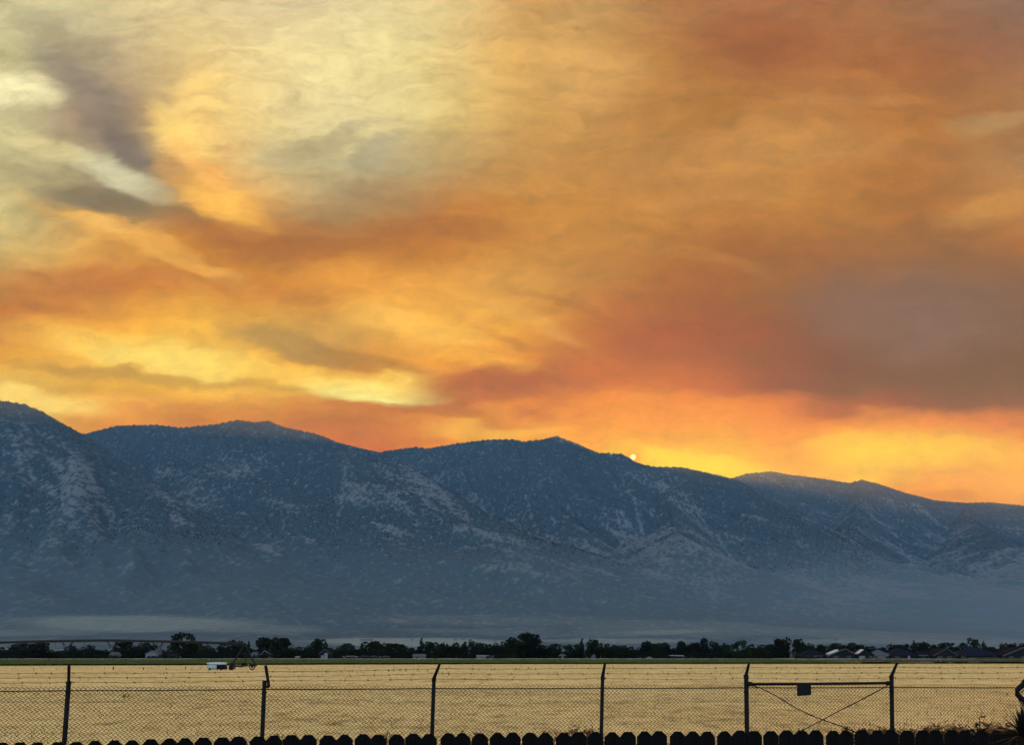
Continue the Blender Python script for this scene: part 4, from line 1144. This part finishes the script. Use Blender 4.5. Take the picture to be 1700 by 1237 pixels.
        o = stuff(link('wire_mesh', np_mesh('wire_mesh', V.reshape(-1, 3), Q, M_WIRE), t))
        for (fz, rr) in ((.965, .009), (.03, .006)):
            p0 = a2 + (a - a2) * fz; p1 = c2 + (c - c2) * fz
            MB().path([tuple(p0 + (p1 - p0) * k / 6 + np.array([0, .012, -.006 * math.sin(k * math.pi / 6)])) for k in range(7)], rr, 6).build('tension_wire', M_WIRE, t)
    # braced bay: top rail and two slack crossing cables
    A = POSTS[5]; B = POSTS[6]
    MB().path([L_(fence_p(1239, 1136.8, -.05)), L_(fence_p(1360, 1136.2, -.05)), L_(fence_p(1481, 1134.8, -.05))], .027, 10).build('brace_rail', M_STEEL, t, True)
    for u, v in ((1244, 1136.6), (1476, 1135.2)):
        MB().box(L_(fence_p(u, v, -.05)), (.09, .075, .085)).build('rail_fitting', M_STEEL, t)
    c1 = [(1243, 1137), (1262, 1143), (1290, 1157), (1320, 1176), (1345, 1188), (1368, 1197), (1395, 1206), (1416, 1215), (1450, 1228)]
    c2 = [(1478, 1137), (1450, 1152), (1420, 1168), (1395, 1180), (1368, 1195), (1345, 1207), (1330, 1215), (1300, 1230)]
    for q, c in enumerate((c1, c2)):
        MB().path([L_(fence_p(u, v, -.07 - .02 * q)) for u, v in c], .010, 6).build('brace_cable', M_STEEL, t, True)
    return t
chain_fence()

def sign():
    p = [fence_p(u, v, -.10) for u, v in ((1323.5, 1156.6), (1347, 1155), (1346.5, 1136.5), (1323, 1136.5))]
    c = [sum(q[j] for q in p) / 4 for j in range(3)]
    t = thing('sign', 'small dark square sign hanging from the braced fence rail', 'sign', tuple(c))
    V = [(q[0] - c[0], q[1] - c[1], q[2] - c[2]) for q in p] + [(q[0] - c[0], q[1] - c[1] + .006, q[2] - c[2]) for q in p]
    MB().add(V, [(0, 1, 2, 3), (7, 6, 5, 4), (1, 0, 4, 5), (2, 1, 5, 6), (3, 2, 6, 7), (0, 3, 7, 4)]).build('plate', M_STEEL, t)
    for q in (V[3], V[2]):
        MB().path([(q[0], q[1] + .003, q[2] - .01), (q[0], q[1] + .03, q[2] + .03), (q[0], q[1] + .07, q[2] + .02)], .004, 5).build('hanger', M_STEEL, t)
sign()

# ---------------------------------------------------------------- dry weeds along the chain-link fence
def weed_mesh(seed, mat, stems=16, leafy=5, spread=.35):
    r = random.Random(seed); b = MB()
    for k in range(stems):
        a = r.uniform(0, 6.28); l = r.uniform(.55, 1.0); t = r.uniform(.05, 1) * spread
        q = [(0, 0, -.03), (math.cos(a) * t * .35, math.sin(a) * t * .35, l * .5), (math.cos(a) * t, math.sin(a) * t, l)]
        b.path(q, [.008, .006, .003], 4)
        for m in range(leafy):
            f = r.uniform(.3, 1.0); p = Vector(q[1]).lerp(Vector(q[2]), f) if f > .5 else Vector(q[0]).lerp(Vector(q[1]), f * 2)
            a2 = r.uniform(0, 6.28); s = r.uniform(.05, .12)
            d = Vector((math.cos(a2), math.sin(a2), r.uniform(0, .8))).normalized(); e = d.cross(Vector((0, 0, 1))).normalized() * s * .3
            b.add([p, p + d * s * .5 + e, p + d * s, p + d * s * .5 - e], [(0, 1, 2, 3)])
    return b.mesh('weed', mat)
DW = [weed_mesh(s, M_DRYWEED, 40, 12) for s in range(4)]
DP = [(1405,1206,.5),(1430,1207,.45),(1458,1204,.5),(1490,1206,.5),(1528,1204,.6),(1556,1200,.7),(1580,1197,.75),(1600,1204,.6),(1646,1201,.7),(1662,1197,.8),(1636,1208,.6),(955,1207,.6),(975,1204,.5),(990,1208,.5),(905,1212,.4),(1325,1208,.45),(400,1220,.4),(470,1218,.4),(640,1214,.4),(770,1212,.4)]
counts = {}; DP += [(u, 1203 + (u * 7 % 11), .55) for u in range(1412, 1660, 22)]; DP.sort()
for i, (u, v, w) in enumerate(DP):
    p = fence_p(u, v, .45 + .25 * (i % 3)); r = random.Random(50 + i)
    pl = place_word(u); k = counts[pl] = counts.get(pl, 0) + 1
    o = link('dry_weed', r.choice(DW), None, (p[0], p[1], 0))
    o.scale = (w * 1.9, w * 1.5, p[2]); o.rotation_euler = (0, 0, r.uniform(0, 6))
    tag(o, 'dry reddish weed, %s from left %s' % (ORD[k - 1], pl), 'weed', 'dry weeds along the chain-link fence')

def tall_weed():
    Yd = 9.2; p = at(1623, 1191, Yd)
    M = material('dark_weed', (.006, .008, .004), .9, 0, .4, 6, spec=.05)
    t = thing('tall_weed', 'tall dark leafy weed poking above the wooden fence left of the yucca', 'weed', (p[0], Yd, 0))
    r = random.Random(4); h = p[2]; b = MB(); lf = MB()
    for k in range(4):
        dx = (-.06, .02, .09, -.01)[k]; hh = h * (.93, 1.0, .92, .97)[k]
        b.path([(dx * .2, 0, -.05), (dx * .5, .01, hh * .5), (dx, 0, hh)], [.012, .009, .004], 5)
        for m in range(26):
            f = 1 - .32 * r.random() ** 1.0; z = hh * f; a = r.uniform(0, 6.28); s = r.uniform(.045, .09) * (1.5 - f * .6)
            q = Vector((dx * (.5 + .5 * f), 0, z)); d = Vector((math.cos(a), math.sin(a), r.uniform(.1, .9))).normalized(); e = d.cross(Vector((.3, .2, 1))).normalized() * s * .38
            lf.add([q, q + d * s * .5 + e, q + d * s, q + d * s * .5 - e], [(0, 1, 2, 3)])
    b.build('stem', M, t); lf.build('leaves', M, t)
tall_weed()

# ---------------------------------------------------------------- wooden dog-ear fence in front
def wood_fence():
    WM, WY = .113, 7.75
    th = math.atan(WM); ct, st_ = math.cos(th), math.sin(th)
    t = thing('wooden_fence', 'dark dog-eared wooden picket fence along the bottom of the picture', 'fence', (0, WY, 0), th)
    tv = ([0, 100, 200, 300, 440, 720, 1000, 1240, 1481, 1700], [1234, 1233, 1230, 1226.5, 1222.5, 1219, 1216, 1214.3, 1213, 1214])
    pitch = .1445; r = random.Random(2)
    H0 = 1.72
    meshes = []
    for q in range(4):
        w = .1385 + (.001, -.002, .002, 0)[q]; e = .038 + .003 * q; ez = .043 + .004 * (q % 2); h = H0
        out = [(-w / 2, 0), (w / 2, 0), (w / 2, h - ez), (w / 2 - e, h), (-w / 2 + e, h), (-w / 2, h - ez)]
        meshes.append(MB().prism(out, -.008, .008).mesh('picket', M_WOOD))
    s = -4.6; 
    while s < 5.3:
        X = s * ct; Yd = WY + s * st_
        u = 850 + F * 1.01 * X / Yd
        vt = float(np.interp(u, *tv)) + r.uniform(-.8, .8)
        z = CAM_H - (vt - HZ) / F * Yd * 1.0
        # exact inverse projection for the height
        lo, hi = 1.0, 2.3
        for _ in range(30):
            m_ = (lo + hi) / 2
            dz = m_ - CAM_H; cz = -Yd * math.sin(PITCH) + dz * math.cos(PITCH); cy = Yd * math.cos(PITCH) + dz * math.sin(PITCH)
            v = PY - F * cz / cy
            if v > vt: lo = m_
            else: hi = m_
        o = link('picket', r.choice(meshes), t, (s, r.uniform(-.003, .003), lo - H0))
        o.rotation_euler = (0, r.uniform(-.009, .009), r.uniform(-.03, .03))
        s += pitch + r.choice((0, 0, .001, -.002, .003, -.003))
    for z in (.35, 1.0, 1.45):
        MB().box((.35, .031, z), (10.1, .04, .09)).build('rail', M_WOOD, t)
    for k in range(5):
        MB().box((-4.4 + 2.4 * k, .097, .78), (.09, .09, 1.56)).build('post', M_WOOD, t)
wood_fence()

# ---------------------------------------------------------------- yucca and garden ornament at the right edge
def yucca():
    Yd = 6.3; p = at(1700, 1222, Yd)
    M = material('yucca_leaf', (.004, .006, .0035), .7, 0, .4, 5, spec=.12)
    t = thing('yucca', 'dark spiky yucca rosette in front of the wooden fence at the right edge', 'plant', (p[0], Yd, 0))
    MB().path([(0, 0, -.05), (.02, .01, .7), (0, 0, p[2] - .02)], [.07, .06, .05], 9).build('trunk', M_BARK, t, True)
    r = random.Random(21)
    for k in range(84):
        a = k * 2.39996 + r.uniform(-.2, .2); el = R(-25 + 108 * ((k + .5) / 84) ** .8 + r.uniform(-6, 6)); l = r.uniform(.17, .25)
        d = Vector((math.cos(a) * math.cos(el), math.sin(a) * math.cos(el), math.sin(el)))
        side = d.cross(Vector((0, 0, 1)))
        side = side.normalized() if side.length > .05 else Vector((1, 0, 0))
        c = Vector((0, 0, p[2])); w = .010; droop = Vector((0, 0, -1)) * (.035 * math.cos(el))
        n = side.cross(d).normalized() * .003
        m1 = c + d * l * .5 + droop * .25; e = c + d * l + droop
        b = MB().add([c + side * w * .6, c - side * w * .6, m1 - side * w, m1 + side * w, e, c - n, m1 - n * 1.5], [(0, 3, 6, 5), (5, 6, 2, 1), (3, 4, 6), (6, 4, 2), (1, 2, 3, 0), (2, 4, 3)])
        b.build('leaf', M, t)
yucca()

def ornament():
    Yd = 5.2
    def P(u, v): 
        q = at(u, v, Yd); return q
    base = P(1716, 1150)
    t = thing('garden_ornament', 'black bent metal ornament with a rounded diamond loop at the right edge', 'ornament', (base[0], Yd, 0))
    def L_(u, v, dy=0): q = P(u, v); return (q[0] - base[0], dy, q[2])
    def loop(pts, r0, name, n=10):
        # smooth closed loop through the corner points
        out = []; m = len(pts)
        for i in range(m):
            a = pts[i - 1]; b = pts[i]; c = pts[(i + 1) % m]
            for k in range(7):
                f = k / 6
                s = ((a[0] + 2 * b[0]) / 3, (a[1] + 2 * b[1]) / 3) if False else (b[0] + (a[0] - b[0]) * .28, b[1] + (a[1] - b[1]) * .28)
                e = (b[0] + (c[0] - b[0]) * .28, b[1] + (c[1] - b[1]) * .28)
                x = (1 - f) ** 2 * s[0] + 2 * f * (1 - f) * b[0] + f * f * e[0]; y = (1 - f) ** 2 * s[1] + 2 * f * (1 - f) * b[1] + f * f * e[1]
                out.append(L_(x, y))
        out.append(out[0])
        MB().path(out, r0, n, False).build(name, M_STEEL, t, True)
    loop([(1684, 1150), (1716, 1122), (1748, 1150), (1716, 1178)], .0155, 'diamond_loop')
    MB().path([L_(1690, 1159), L_(1692, 1164), L_(1697, 1170), L_(1704, 1176), L_(1716, 1182)], .0035, 6).build('wire', M_STEEL, t, True)
    MB().path([L_(1696, 1133), L_(1700, 1129), L_(1708, 1120), L_(1716, 1113)], .0035, 6).build('wire', M_STEEL, t, True)
    MB().path([L_(1694.5, 1151), L_(1698, 1148), L_(1704, 1146), L_(1716, 1150)], .003, 6).build('inner_wire', M_STEEL, t, True)
    z = L_(1716, 1175)[2]
    MB().path([(0, 0, -.1), (0, 0, z)], .008, 8).build('stake', M_STEEL, t, True)
ornament()

# ---------------------------------------------------------------- smoky air over the valley
def haze():
    m = bpy.data.materials.new('haze'); m.use_nodes = True
    N = m.node_tree.nodes; N.clear()
    o = N.new('ShaderNodeOutputMaterial'); v = N.new('ShaderNodeVolumePrincipled')
    v.inputs['Color'].default_value = (0.31, 0.61, 0.95, 1)
    v.inputs['Density'].default_value = HAZE_D
    v.inputs['Anisotropy'].default_value = 0.2
    m.node_tree.links.new(v.outputs[0], o.inputs['Volume'])
    try: m.cycles.homogeneous_volume = True
    except Exception: pass
    b = MB().box((0, 3400, (HAZE_TOP - 2) / 2), (22600, 13000, HAZE_TOP + 2))
    h = stuff(b.build('haze', m))
    tag(h, 'bluish smoke haze filling the valley air', 'haze')
haze()
